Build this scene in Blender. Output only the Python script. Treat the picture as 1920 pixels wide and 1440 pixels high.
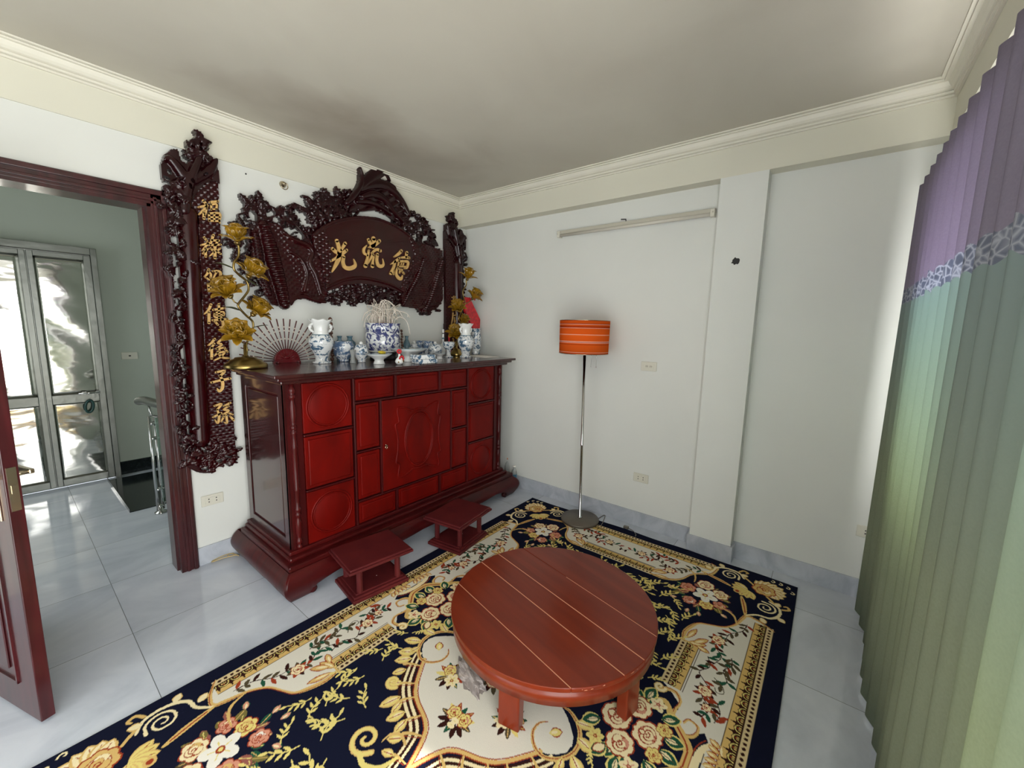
import bpy, bmesh, math, random
import numpy as np
from mathutils import Vector, Matrix
R = math.radians; PI = math.pi
rnd = random.Random(7)
scene = bpy.context.scene
for o in list(bpy.data.objects): bpy.data.objects.remove(o)
COL = scene.collection

# ------------------------------------------------------------------ camera
FPX = 760.4672; YAW = R(-51.86592755); PIT = R(-7.95526691); ROL = R(1.31113769)
CAM = np.array([-2.94348544, -3.02691857, 1.55])
_fw = np.array([-math.sin(YAW)*math.cos(PIT), math.cos(YAW)*math.cos(PIT), math.sin(PIT)])
_r0 = np.array([math.cos(YAW), math.sin(YAW), 0.0]); _u0 = np.cross(_r0, _fw)
_rt = math.cos(ROL)*_r0 + math.sin(ROL)*_u0; _up = -math.sin(ROL)*_r0 + math.cos(ROL)*_u0
cd = bpy.data.cameras.new('camera'); cam = bpy.data.objects.new('camera', cd); COL.objects.link(cam)
cd.sensor_fit = 'HORIZONTAL'; cd.sensor_width = 36; cd.lens = FPX*36/1920; cd.clip_start = 0.02; cd.clip_end = 100
M = Matrix.Identity(4)
for i in range(3):
    M[i][0] = _rt[i]; M[i][1] = _up[i]; M[i][2] = -_fw[i]; M[i][3] = CAM[i]
cam.matrix_world = M; scene.camera = cam

def at(u, v, ax, val):
    """the point where the sight line through (u, v) meets the plane ax = val"""
    d = _fw + (u-960)/FPX*_rt + (720-v)/FPX*_up
    i = 'xyz'.index(ax); t = (val-CAM[i])/d[i]
    return CAM + t*d

# ------------------------------------------------------------------ light
scene.view_settings.view_transform = 'Standard'; scene.view_settings.look = 'None'
scene.view_settings.gamma = 1; scene.view_settings.exposure = -0.1; scene.view_settings.use_curve_mapping = False
w = bpy.data.worlds.new('sky'); scene.world = w; w.use_nodes = True
bg = w.node_tree.nodes['Background']; bg.inputs[0].default_value = (0.90, 0.95, 1.0, 1); bg.inputs[1].default_value = 3.0
def area(name, loc, rot, sx, sy, e, col=(1, 1, 1), portal=False):
    l = bpy.data.lights.new(name, 'AREA'); l.shape = 'RECTANGLE'; l.size = sx; l.size_y = sy; l.energy = e; l.color = col
    if portal: l.cycles.is_portal = True
    o = bpy.data.objects.new(name, l); COL.objects.link(o); o.location = loc; o.rotation_euler = rot; return o
# daylight through the balcony opening and the window of the south wall; the last two lamps are added fills at unseen west openings
sl = bpy.data.lights.new('sun', 'SUN'); sl.energy = 17; sl.angle = R(2.5); sl.color = (1, .95, .84); so = bpy.data.objects.new('sun', sl); COL.objects.link(so)
so.rotation_euler = Vector((.16, 1, -1.35)).to_track_quat('-Z', 'Y').to_euler()
area('balcony_daylight', (-3.24, -3.80, 1.12), (R(90), 0, 0), 2.6, 2.15, 100, (1.0, 0.985, 0.955))
area('window_daylight', (-0.86, -3.64, 1.50), (R(90), 0, 0), 0.75, 1.1, 64, (1.0, 0.985, 0.955))
area('added_west_fill', (-4.85, -1.85, 1.35), (R(90), 0, R(-90)), 1.3, 1.4, 9, (1.0, 0.985, 0.955))  # added fill that brightens the east wall from an invented west opening
area('added_hall_fill', (-4.55, 1.3, 1.35), (R(90), 0, R(-90)), 1.6, 1.6, 9, (0.97, 1.0, 0.98))  # added fill that brightens the hall, no known source there

# ------------------------------------------------------------------ materials
def lin(c):
    return tuple(((x/255)/12.92 if x/255 <= .04045 else ((x/255+.055)/1.055)**2.4) for x in c)
class NT:
    def __init__(s, name):
        s.m = bpy.data.materials.new(name); s.m.use_nodes = True; s.t = s.m.node_tree; s.n = s.t.nodes; s.b = s.n['Principled BSDF']
    def node(s, typ, **k):
        n = s.n.new(typ)
        for a, v in k.items():
            if a == 'inp':
                for i, x in v.items(): s.set(n.inputs[i], x)
            else: setattr(n, a, v)
        return n
    def set(s, sock, x):
        if isinstance(x, bpy.types.NodeSocket): s.t.links.new(x, sock)
        elif isinstance(x, tuple) and len(x) == 3 and sock.type == 'RGBA': sock.default_value = (*x, 1)
        else: sock.default_value = x
    def P(s, **k):
        for a, x in k.items(): s.set(s.b.inputs[a.replace('_', ' ')], x)
    def math(s, op, a, b=0.0, c=0.0): return s.node('ShaderNodeMath', operation=op, inp={0: a, 1: b, 2: c}).outputs[0]
    def ramp(s, f, stops, interp='LINEAR'):
        n = s.node('ShaderNodeValToRGB', inp={0: f}); cr = n.color_ramp; cr.interpolation = interp
        while len(cr.elements) < len(stops): cr.elements.new(0.5)
        for e, (p, c) in zip(cr.elements, stops): e.position = p; e.color = (*c, 1)
        return n.outputs[0]
    def mix(s, f, a, b):
        n = s.node('ShaderNodeMix', data_type='RGBA'); s.set(n.inputs[0], f); s.set(n.inputs[6], a); s.set(n.inputs[7], b); return n.outputs[2]
    def obj(s): return s.node('ShaderNodeTexCoord').outputs['Object']
    def geo(s): return s.node('ShaderNodeNewGeometry').outputs['Position']
    def noise(s, vec, sc, det=3, dist=0.0, rough=.5):
        n = s.node('ShaderNodeTexNoise', inp={'Scale': sc, 'Detail': float(det), 'Distortion': dist, 'Roughness': rough}); s.t.links.new(vec, n.inputs['Vector']); return n.outputs[0]
    def bump(s, h, st, d=0.01):
        n = s.node('ShaderNodeBump', inp={'Strength': st, 'Distance': d, 'Height': h}); s.t.links.new(n.outputs[0], s.b.inputs['Normal'])
def simple(name, c, rough=.5, metal=0.0, coat=0.0, var=0.0, scale=8, bump=0.0, **k):
    t = NT(name); c = lin(c)
    t.P(Roughness=rough, Metallic=metal)
    if coat: t.P(Coat_Weight=coat, Coat_Roughness=.08)
    nz = t.noise(t.obj(), scale, 3)
    lo = tuple(x*(1-var) for x in c); hi = tuple(min(1, x*(1+var)) for x in c)
    t.P(Base_Color=t.ramp(nz, [(.3, lo), (.7, hi)]))
    if bump: t.bump(nz, bump, .004)
    if k: t.P(**k)
    return t.m
def wood(name, c1, c2, rough=.25, coat=.5, scale=(1, 1, 12), grain=4.0, spec=.35):
    t = NT(name)
    mp = t.node('ShaderNodeMapping'); t.t.links.new(t.obj(), mp.inputs[0]); mp.inputs['Scale'].default_value = scale
    a = t.noise(mp.outputs[0], grain, 5, .6); b = t.noise(t.obj(), 2.2, 2)
    f = t.math('ADD', t.math('MULTIPLY', a, .7), t.math('MULTIPLY', b, .3))
    t.P(Base_Color=t.ramp(f, [(.35, lin(c1)), (.65, lin(c2))]), Roughness=rough, Coat_Weight=coat, Coat_Roughness=.1, Specular_IOR_Level=spec)
    return t.m
MAT = {}
MAT['wall'] = simple('wall_paint', (220, 222, 217), .75, var=.03, scale=1.5)
MAT['wallup'] = simple('beam_paint', (216, 214, 198), .75, var=.03, scale=1.5)
def mk_ceil():
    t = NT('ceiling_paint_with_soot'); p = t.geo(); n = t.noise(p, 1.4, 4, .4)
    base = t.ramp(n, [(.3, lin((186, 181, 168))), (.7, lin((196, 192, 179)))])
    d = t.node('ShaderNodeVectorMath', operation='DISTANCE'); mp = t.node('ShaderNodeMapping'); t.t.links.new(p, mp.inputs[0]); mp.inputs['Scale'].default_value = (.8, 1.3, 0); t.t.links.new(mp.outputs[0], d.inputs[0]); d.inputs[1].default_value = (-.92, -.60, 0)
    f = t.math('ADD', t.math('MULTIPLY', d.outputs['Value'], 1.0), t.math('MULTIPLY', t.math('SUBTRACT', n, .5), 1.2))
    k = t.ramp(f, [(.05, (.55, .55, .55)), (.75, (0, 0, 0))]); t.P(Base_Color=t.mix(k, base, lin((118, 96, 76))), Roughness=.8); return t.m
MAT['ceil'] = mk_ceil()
MAT['cornice'] = simple('cornice_plaster', (224, 221, 207), .55, var=.02)
MAT['hallwall'] = simple('hall_paint', (180, 188, 176), .7, var=.03, scale=1.5)
MAT['frame'] = wood('dark_frame_wood', (44, 12, 15), (72, 22, 26), .3, .35, (6, 6, .6))
MAT['cab'] = wood('cabinet_dark_red_wood', (50, 9, 11), (76, 15, 15), .34, .16, (1, 6, .6), spec=.2)
MAT['cabside'] = wood('cabinet_brown_side_wood', (44, 16, 18), (66, 28, 28), .2, .5, (1, 2, .4))
MAT['panel'] = wood('cabinet_bright_red_panel', (82, 6, 3), (110, 10, 5), .45, .03, (2, 1, .7), spec=.12)
MAT['carve'] = simple('carved_rosewood', (44, 3, 6), .26, coat=.25, Specular_IOR_Level=.3, var=.25, scale=14)
MAT['carvedark'] = simple('dark_carved_rosewood', (34, 3, 7), .26, coat=.25, Specular_IOR_Level=.3, var=.25, scale=14)
MAT['stool'] = wood('stool_red_brown_wood', (76, 24, 27), (96, 34, 34), .45, .08, (2, 2, 2), spec=.2)
MAT['table'] = wood('table_orange_brown_wood', (106, 36, 18), (124, 46, 24), .28, .2, (5, .35, 1), spec=.25)
MAT['inlay'] = simple('pale_seam', (214, 150, 120), .5)
MAT['chip'] = simple('bare_chipped_wood', (222, 160, 130), .7)
MAT['gold'] = simple('gilt_lettering', (214, 174, 108), .42, .2, var=.12, scale=30)
MAT['brass'] = simple('aged_brass', (150, 128, 76), .3, 1.0, var=.15)
MAT['amber'] = simple('amber_glass_petal', (164, 124, 28), .15, var=.25, scale=20, Transmission_Weight=.3, Coat_Weight=.5, IOR=1.45)
MAT['leafgreen'] = simple('dark_metal_leaf', (70, 74, 48), .4, .5)
MAT['chrome'] = simple('chrome', (200, 200, 198), .14, 1.0)
MAT['nickel'] = simple('brushed_nickel', (196, 184, 160), .25, 1.0)
MAT['basemetal'] = simple('lamp_base_metal', (112, 104, 94), .4, .6, var=.05)
MAT['plastic'] = simple('ivory_plastic', (214, 212, 198), .4)
MAT['dark'] = simple('socket_hole', (24, 22, 22), .6)
MAT['tube'] = simple('milky_glass_tube', (206, 202, 190), .2)
MAT['tubecase'] = simple('white_fitting', (190, 186, 172), .4)
MAT['granite'] = simple('black_granite', (26, 32, 34), .12, var=.2, scale=60)
MAT['glass'] = simple('green_tinted_glass', (200, 225, 215), .02, Transmission_Weight=1.0, IOR=1.45)
MAT['redfan'] = simple('fan_red_lacquer', (104, 10, 20), .35, coat=.3)
MAT['rib'] = simple('fan_rib', (92, 44, 44), .4)
MAT['ribpale'] = simple('fan_rib_pale', (226, 214, 200), .5)
MAT['white'] = simple('white_porcelain', (232, 234, 232), .12, coat=.6)
MAT['red'] = simple('bright_red', (196, 22, 34), .45)
MAT['redfoil'] = simple('red_foil_paper', (200, 18, 34), .3, coat=.4, var=.3, scale=40)
MAT['stick'] = simple('pale_incense_curl', (226, 216, 204), .8)
MAT['black'] = simple('black_lacquer', (16, 15, 18), .3)
MAT['yellow'] = simple('yellow_cloth', (214, 190, 40), .6)
MAT['paper'] = simple('white_paper', (238, 234, 226), .8)
MAT['cord'] = simple('yellowed_cord', (196, 174, 124), .5)
MAT['greycord'] = simple('grey_cord', (112, 108, 98), .5)
MAT['teal'] = simple('green_rubber', (12, 62, 58), .5)
MAT['bead'] = simple('brown_bead', (92, 58, 44), .3, coat=.4, var=.5, scale=60)
MAT['lamppaint'] = simple('window_frame_white', (210, 212, 212), .4)
MAT['plaster_out'] = simple('pale_facade', (200, 200, 196), .9)
def mk_bluewhite(name, scale, lo, hi, blue=(50, 72, 104), blue2=(96, 132, 156), bands=()):
    t = NT(name); v = t.obj()
    n = t.noise(v, scale, 4, 1.4, .6); n2 = t.noise(v, scale*1.7, 2)
    c = t.mix(n2, lin(blue), lin(blue2))
    f = t.ramp(n, [(lo, (0, 0, 0)), (hi, (1, 1, 1))])
    base = t.mix(f, lin((232, 235, 236)), c)
    z = t.node('ShaderNodeSeparateXYZ', inp={0: v}).outputs[2]
    for (a, b, col) in bands:
        k = t.math('MULTIPLY', t.math('GREATER_THAN', z, a), t.math('LESS_THAN', z, b)); base = t.mix(k, base, lin(col))
    t.P(Base_Color=base, Roughness=.12, Coat_Weight=.6, Coat_Roughness=.05); return t.m
MAT['bw'] = mk_bluewhite('blue_and_white_porcelain', 26, .5, .56)
MAT['bwdense'] = mk_bluewhite('dense_blue_and_white_porcelain', 24, .46, .52, (38, 44, 96), (84, 92, 150))
MAT['bwband'] = mk_bluewhite('banded_blue_porcelain', 22, .42, .5, (56, 80, 120), (110, 138, 166))
MAT['bluejar'] = simple('teal_blue_glaze', (86, 118, 132), .15, coat=.6, var=.4, scale=30)

def mk_floor():
    t = NT('grey_marble_tile'); p = t.geo(); s = t.node('ShaderNodeSeparateXYZ', inp={0: p})
    fx = t.math('DIVIDE', t.math('ADD', s.outputs[0], 2.675+12*.6), .6014); fy = t.math('DIVIDE', t.math('ADD', s.outputs[1], .449+12*.606), .6064)
    def line(f):
        a = t.math('ABSOLUTE', t.math('SUBTRACT', t.math('FRACT', t.math('ADD', f, .5)), .5)); return t.math('LESS_THAN', a, .0022)
    g = t.math('MAXIMUM', line(fx), line(fy))
    cell = t.node('ShaderNodeCombineXYZ', inp={0: t.math('FLOOR', fx), 1: t.math('FLOOR', fy)}).outputs[0]
    wn = t.node('ShaderNodeTexWhiteNoise'); t.t.links.new(cell, wn.inputs['Vector'])
    off = t.node('ShaderNodeVectorMath', operation='MULTIPLY_ADD'); t.t.links.new(wn.outputs['Color'], off.inputs[0]); off.inputs[1].default_value = (9, 9, 9); t.t.links.new(p, off.inputs[2])
    rot = t.node('ShaderNodeMapping'); t.t.links.new(off.outputs[0], rot.inputs[0]); rot.inputs['Rotation'].default_value = (0, 0, R(-35)); rot.inputs['Scale'].default_value = (1, 1.9, 1)
    n1 = t.noise(rot.outputs[0], 1.6, 6, .8, .6)
    c = t.ramp(n1, [(.30, lin((184, 191, 202))), (.5, lin((202, 208, 218))), (.68, lin((214, 219, 227)))])
    c = t.mix(g, c, lin((96, 100, 104)))
    t.P(Base_Color=c, Roughness=t.math('ADD', t.math('MULTIPLY', g, .4), .09), Specular_IOR_Level=.6); return t.m
MAT['floor'] = mk_floor()
def mk_base():
    t = NT('blue_grey_marble_skirting'); n = t.noise(t.geo(), 5, 6, .8, .6)
    t.P(Base_Color=t.ramp(n, [(.35, lin((166, 172, 182))), (.65, lin((194, 199, 207)))]), Roughness=.15); return t.m
MAT['base'] = mk_base()
def mk_steel(name, sc, st, rough, c=(215, 214, 208), stretch=1):
    t = NT(name); mp = t.node('ShaderNodeMapping'); t.t.links.new(t.obj(), mp.inputs[0]); mp.inputs['Scale'].default_value = (1, 1, stretch); n = t.noise(mp.outputs[0], sc, 2, .3); t.P(Base_Color=lin(c), Metallic=1.0, Roughness=rough); t.bump(n, st, .05); return t.m
MAT['steelsheet'] = mk_steel('rippled_steel_sheet', 3.5, .07, .08, (224, 222, 214), 2.6)
MAT['steel'] = mk_steel('steel_frame', 14, .05, .34, (138, 140, 134))
def mk_curtain():
    t = NT('two_tone_pleated_cloth'); p = t.geo(); s = t.node('ShaderNodeSeparateXYZ', inp={0: p}); z = s.outputs[2]
    vo = t.node('ShaderNodeTexVoronoi', feature='DISTANCE_TO_EDGE', inp={'Scale': 42.0}); t.t.links.new(t.obj(), vo.inputs['Vector'])
    lace = t.ramp(vo.outputs[0], [(.0, lin((186, 190, 200))), (.10, lin((150, 154, 168))), (.2, lin((124, 130, 146)))])
    wav = t.math('ADD', z, t.math('MULTIPLY', t.math('SINE', t.math('MULTIPLY', s.outputs[0], 90.0)), .008))
    hi = t.math('GREATER_THAN', wav, 1.785); lo = t.math('LESS_THAN', wav, 1.715)
    nz = t.noise(t.obj(), 160, 2)
    pur = t.mix(nz, lin((146, 138, 156)), lin((160, 152, 170))); grn = t.mix(nz, lin((148, 158, 134)), lin((164, 173, 150)))
    up = t.ramp(t.math('DIVIDE', z, 2.0), [(.45, (0, 0, 0)), (.85, (1, 1, 1))]); grn = t.mix(up, grn, lin((150, 166, 164)))
    c = t.mix(lo, t.mix(hi, lace, pur), grn)
    d = t.node('ShaderNodeBsdfDiffuse', inp={0: c}); tr = t.node('ShaderNodeBsdfTranslucent', inp={0: c}); mx = t.node('ShaderNodeMixShader', inp={0: .36, 1: d.outputs[0], 2: tr.outputs[0]})
    t.t.links.new(mx.outputs[0], t.n['Material Output'].inputs[0]); return t.m
MAT['curtain'] = mk_curtain()
def mk_shade():
    t = NT('striped_orange_fabric'); s = t.node('ShaderNodeSeparateXYZ', inp={0: t.obj()}); f = t.math('DIVIDE', s.outputs[2], .25)
    O = lin((242, 108, 38)); W = lin((252, 208, 190)); D = lin((200, 68, 28)); L = lin((246, 136, 76))
    st = [(0, D), (.03, O), (.05, W), (.065, O), (.28, D), (.30, O), (.33, W), (.345, D), (.36, W), (.385, O), (.55, L), (.57, W), (.585, O), (.76, W), (.775, D), (.83, O), (.87, W), (.885, D), (.91, O), (.975, D)]
    c = t.ramp(f, st, 'CONSTANT'); nz = t.noise(t.obj(), 90, 2); c = t.mix(t.math('MULTIPLY', nz, .25), c, O)
    d = t.node('ShaderNodeBsdfDiffuse', inp={0: c}); tr = t.node('ShaderNodeBsdfTranslucent', inp={0: c}); mx = t.node('ShaderNodeMixShader', inp={0: .36, 1: d.outputs[0], 2: tr.outputs[0]})
    t.t.links.new(mx.outputs[0], t.n['Material Output'].inputs[0]); return t.m
MAT['shade'] = mk_shade()
def mk_clear(name, c, a):
    t = NT(name); n = t.noise(t.obj(), 25, 3); t.P(Base_Color=lin(c), Roughness=.1, Transmission_Weight=.35, IOR=1.2, Alpha=a); t.bump(n, .5, .01); return t.m
MAT['film'] = mk_clear('crumpled_clear_film', (206, 196, 192), .62)
MAT['petclear'] = mk_clear('clear_bottle_plastic', (200, 204, 202), .7)
def mk_rug():
    t = NT('floral_rug_pile'); a = t.node('ShaderNodeAttribute', attribute_name='pattern'); n = t.noise(t.obj(), 380, 2)
    c = t.mix(t.math('MULTIPLY', n, .10), a.outputs[0], lin((50, 42, 36))); t.P(Base_Color=c, Roughness=1.0, Specular_IOR_Level=.08); t.bump(n, .3, .002); return t.m
MAT['rug'] = mk_rug()

# ------------------------------------------------------------------ objects
def tag(o, label=None, cat=None, group=None, kind=None):
    if label: o['label'] = label
    if cat: o['category'] = cat
    if group: o['group'] = group
    if kind: o['kind'] = kind
    return o
def empty(name, loc, label=None, cat=None, rz=0, group=None, kind=None):
    o = bpy.data.objects.new(name, None); COL.objects.link(o); o.location = loc; o.rotation_euler = (0, 0, rz); o.empty_display_size = .05
    return tag(o, label, cat, group, kind)
def link(name, me, m, parent=None, loc=(0, 0, 0), rot=(0, 0, 0)):
    o = bpy.data.objects.new(name, me); COL.objects.link(o)
    if m is not None: me.materials.append(MAT[m] if isinstance(m, str) else m)
    o.location = loc; o.rotation_euler = rot
    if parent: o.parent = parent
    return o
class MB:
    """collects shapes; build() links them as one mesh object"""
    def __init__(s): s.bm = bmesh.new(); s.sm = []
    def _xf(s, vs, mat):
        if mat is not None: bmesh.ops.transform(s.bm, matrix=mat, verts=vs)
    def box(s, x0, x1, y0, y1, z0, z1, bev=0.0, seg=2, mat=None):
        b = bmesh.new(); r = bmesh.ops.create_cube(b, size=1)
        bmesh.ops.transform(b, matrix=Matrix.Translation(((x0+x1)/2, (y0+y1)/2, (z0+z1)/2)) @ Matrix.Diagonal((abs(x1-x0), abs(y1-y0), abs(z1-z0), 1)), verts=b.verts)
        if bev: bmesh.ops.bevel(b, geom=list(b.edges)+list(b.verts), offset=bev, segments=seg, affect='EDGES', profile=.5)
        s._merge(b, mat); return s
    def _merge(s, b, mat=None, smooth=False):
        if mat is not None: bmesh.ops.transform(b, matrix=mat, verts=b.verts)
        vm = [s.bm.verts.new(v.co) for v in b.verts]; b.verts.index_update()
        for f in b.faces:
            try: g = s.bm.faces.new([vm[v.index] for v in f.verts]); g.smooth = smooth or f.smooth
            except ValueError: pass
        b.free()
    def raw(s, vs, fs, smooth=False, mat=None):
        vm = [s.bm.verts.new((mat @ Vector(v)) if mat is not None else v) for v in vs]
        for f in fs:
            try: g = s.bm.faces.new([vm[i] for i in f]); g.smooth = smooth
            except ValueError: pass
        return s
    def lathe(s, prof, c=(0, 0, 0), seg=32, smooth=True, wob=None, mat=None):
        vs = []; fs = []; n = len(prof)
        for (r, z) in prof:
            for k in range(seg):
                a = 2*PI*k/seg; rr = r; zz = z
                if wob: rr, zz = wob(r, z, a)
                vs.append((c[0]+rr*math.cos(a), c[1]+rr*math.sin(a), c[2]+zz))
        for i in range(n-1):
            for k in range(seg): fs.append((i*seg+k, i*seg+(k+1) % seg, (i+1)*seg+(k+1) % seg, (i+1)*seg+k))
        if prof[0][0] > 1e-4: fs.append(tuple(reversed(range(seg))))
        if prof[-1][0] > 1e-4: fs.append(tuple((n-1)*seg+k for k in range(seg)))
        return s.raw(vs, fs, smooth, mat)
    def tube(s, pts, r, seg=8, smooth=True, closed=False, mat=None):
        pts = [Vector(p) for p in pts]; n = len(pts); rs = r if isinstance(r, (list, tuple)) else [r]*n
        if len(rs) != n: rs = [np.interp(i/(n-1), np.linspace(0, 1, len(rs)), rs) for i in range(n)]
        vs = []; fs = []; up = None
        for i, p in enumerate(pts):
            d = (pts[(i+1) % n]-pts[i-1]) if closed else (pts[min(i+1, n-1)]-pts[max(i-1, 0)])
            d = d.normalized() if d.length > 1e-9 else Vector((0, 0, 1))
            if up is None: up = Vector((0, 0, 1)) if abs(d.z) < .9 else Vector((1, 0, 0))
            sd = d.cross(up); sd = sd.normalized() if sd.length > 1e-6 else d.orthogonal().normalized()
            up = sd.cross(d).normalized(); r_ = float(rs[i])
            for k in range(seg):
                a = 2*PI*k/seg; vs.append(tuple(p+r_*(math.cos(a)*sd+math.sin(a)*up)))
        m = n if closed else n-1
        for i in range(m):
            j = (i+1) % n
            for k in range(seg): fs.append((i*seg+k, i*seg+(k+1) % seg, j*seg+(k+1) % seg, j*seg+k))
        if not closed: fs.append(tuple(reversed(range(seg)))); fs.append(tuple((n-1)*seg+k for k in range(seg)))
        return s.raw(vs, fs, smooth, mat)
    def ball(s, c, r, sc=(1, 1, 1), sub=2, mat=None):
        b = bmesh.new(); bmesh.ops.create_icosphere(b, subdivisions=sub, radius=r)
        for f in b.faces: f.smooth = True
        mm = Matrix.Translation(c) @ Matrix.Diagonal((*sc, 1)); s._merge(b, mm if mat is None else mat @ mm); return s
    def prism(s, poly, d0, d1, axis='y', mat=None, smooth=False):
        """polygon in the two other axes extruded along axis from d0 to d1"""
        n = len(poly)
        f = {'y': lambda a, b, d: (a, d, b), 'x': lambda a, b, d: (d, a, b), 'z': lambda a, b, d: (a, b, d)}[axis]
        vs = [f(a, b, d0) for a, b in poly]+[f(a, b, d1) for a, b in poly]
        fs = [tuple(range(n)), tuple(range(2*n-1, n-1, -1))]+[(i, (i+1) % n, n+(i+1) % n, n+i) for i in range(n)]
        return s.raw(vs, fs, smooth, mat)
    def build(s, name, m, parent=None, loc=(0, 0, 0), rot=(0, 0, 0), bevel=0.0):
        bmesh.ops.recalc_face_normals(s.bm, faces=s.bm.faces)
        me = bpy.data.meshes.new(name); s.bm.to_mesh(me); s.bm.free()
        o = link(name, me, m, parent, loc, rot)
        if bevel:
            b = o.modifiers.new('edge', 'BEVEL'); b.width = bevel; b.segments = 2; b.limit_method = 'ANGLE'
        return o
def smooth_path(pts, n=8, closed=False):
    P = [Vector(p) for p in pts]; m = len(P); out = []
    rng = range(m) if closed else range(m-1)
    for i in rng:
        p0 = P[(i-1) % m] if closed else P[max(i-1, 0)]; p1 = P[i]; p2 = P[(i+1) % m]; p3 = P[(i+2) % m] if closed else P[min(i+2, m-1)]
        for k in range(n):
            t = k/n; out.append(.5*((2*p1)+(p2-p0)*t+(2*p0-5*p1+4*p2-p3)*t*t+(3*p1-p0-3*p2+p3)*t**3))
    if not closed: out.append(P[-1])
    return out
def struct(name, mb, m, parent=None, **k):
    o = mb.build(name, m, parent, **k)
    if not parent: o['kind'] = 'structure'
    return o
# ------------------------------------------------------------------ the room shell
ZC = 2.763; ZB = 2.513; WS = -3.3685; XW = -4.7; E1 = .102; P1 = -2.359; P2 = -2.623; HB = .1175; YS = -3.47
struct('floor', MB().box(XW, E1+.2, -3.7, 2.6, -.12, 0), 'floor')
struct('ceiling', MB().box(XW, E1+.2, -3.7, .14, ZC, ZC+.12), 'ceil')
DX0 = -3.22; DX1 = -2.345; DZ = 2.178
nw = MB(); nw.box(DX1, E1+.2, 0, .14, 0, ZC); nw.box(XW, DX0, 0, .14, 0, ZC); nw.box(DX0, DX1, 0, .14, DZ, ZC)
struct('wall_north', nw, 'wall')
struct('trim_1', MB().box(XW, 0, -.008, 0, ZB, ZC), 'wallup')
struct('wall_east', MB().box(E1, E1+.2, YS-.2, 0, 0, ZC), 'wall')
struct('trim_2', MB().box(0, E1, YS, 0, ZB, ZC), 'wallup')
struct('trim_3', MB().box(0, E1, P2, P1, 0, ZB), 'wall')
struct('wall_west', MB().box(XW-.1, XW, -3.7, -2.55, 0, ZC).box(XW-.1, XW, -1.15, .14, 0, ZC).box(XW-.1, XW, -2.55, -1.15, 0, .6).box(XW-.1, XW, -2.55, -1.15, 2.1, ZC), 'wall')  # west opening cut for the added fill light
# south wall with a window near the corner and the balcony opening
S0, S1 = YS-.2, YS; W0, W1, WZ0, WZ1 = -1.28, -.40, .92, 2.15; B0, B1, BZ = -4.55, -1.90, 2.25
sw = MB(); sw.box(W1, E1, S0, S1, 0, ZC); sw.box(B1, W0, S0, S1, 0, ZC); sw.box(W0, W1, S0, S1, 0, WZ0); sw.box(W0, W1, S0, S1, WZ1, ZC)
sw.box(XW, B0, S0, S1, 0, ZC); sw.box(B0, B1, S0, S1, BZ, ZC)
struct('wall_south', sw, 'wall')
struct('trim_4', MB().box(XW, 0, YS, WS, ZB, ZC), 'wallup')
def window(name, x0, x1, z0, z1, n):
    f = MB(); t = .05
    f.box(x0, x1, S0+.04, S0+.1, z0, z0+t).box(x0, x1, S0+.04, S0+.1, z1-t, z1)
    for k in range(n+1):
        xx = x0+(x1-x0-t)*k/n; f.box(xx, xx+t, S0+.04, S0+.1, z0+t, z1-t)
    return struct(name, f, 'lamppaint')
window('window_1', W0, W1, WZ0, WZ1, 1)
struct('added_west_window', MB().box(XW-.07, XW-.03, -2.55, -2.50, .6, 2.1).box(XW-.07, XW-.03, -1.20, -1.15, .6, 2.1).box(XW-.07, XW-.03, -1.875, -1.825, .6, 2.1).box(XW-.07, XW-.03, -2.55, -1.15, .6, .65).box(XW-.07, XW-.03, -2.55, -1.15, 2.05, 2.1), 'lamppaint')  # added frame in the invented west opening, unseen
# cornice with a stepped cove profile, run along the four walls
prof = [(0, 2.684), (.012, 2.684), (.012, 2.694), (.005, 2.696), (.018, 2.700), (.018, 2.710), (.012, 2.713), (.024, 2.718), (.034, 2.728), (.042, 2.742), (.044, 2.746), (.060, 2.746), (.060, 2.754), (.054, 2.756), (.074, 2.756), (.074, 2.763), (0, 2.763)]
def cornice(name, a, b, nrm, m0, m1):
    vs = []; fs = []; n = len(prof); a = Vector(a); b = Vector(b); nrm = Vector(nrm); d = (b-a).normalized()
    for p, mm in ((a, m0), (b, -m1)):
        for (q, z) in prof: v = p+nrm*q+d*q*mm; vs.append((v.x, v.y, z))
    for i in range(n): fs.append((i, (i+1) % n, n+(i+1) % n, n+i))
    fs += [tuple(range(n)), tuple(range(2*n-1, n-1, -1))]
    return struct(name, MB().raw(vs, fs), 'cornice')
cornice('trim_5', (XW, -.008, 0), (0, -.008, 0), (0, -1, 0), 1, 1)
cornice('trim_6', (0, -.008, 0), (0, WS, 0), (-1, 0, 0), 1, 1)
cornice('trim_7', (0, WS, 0), (XW, WS, 0), (0, 1, 0), 1, 1)
# skirting
b = MB(); b.box(-2.277, E1-.012, -.012, 0, 0, HB); b.box(XW, -3.30, -.012, 0, 0, HB); struct('baseboard_north', b, 'base')
b = MB(); b.box(E1-.012, E1, P1, -.0, 0, HB); b.box(-.012, 0, P2-.012, P1+.012, 0, HB).box(0, E1-.012, P1, P1+.012, 0, HB).box(0, E1-.012, P2-.012, P2, 0, HB); b.box(E1-.012, E1, YS, P2, 0, HB)
struct('baseboard_east', b, 'base')
struct('baseboard_south', MB().box(B1, E1-.012, YS, YS+.012, 0, HB).box(XW, B0, YS, YS+.012, 0, HB), 'base')
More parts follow.
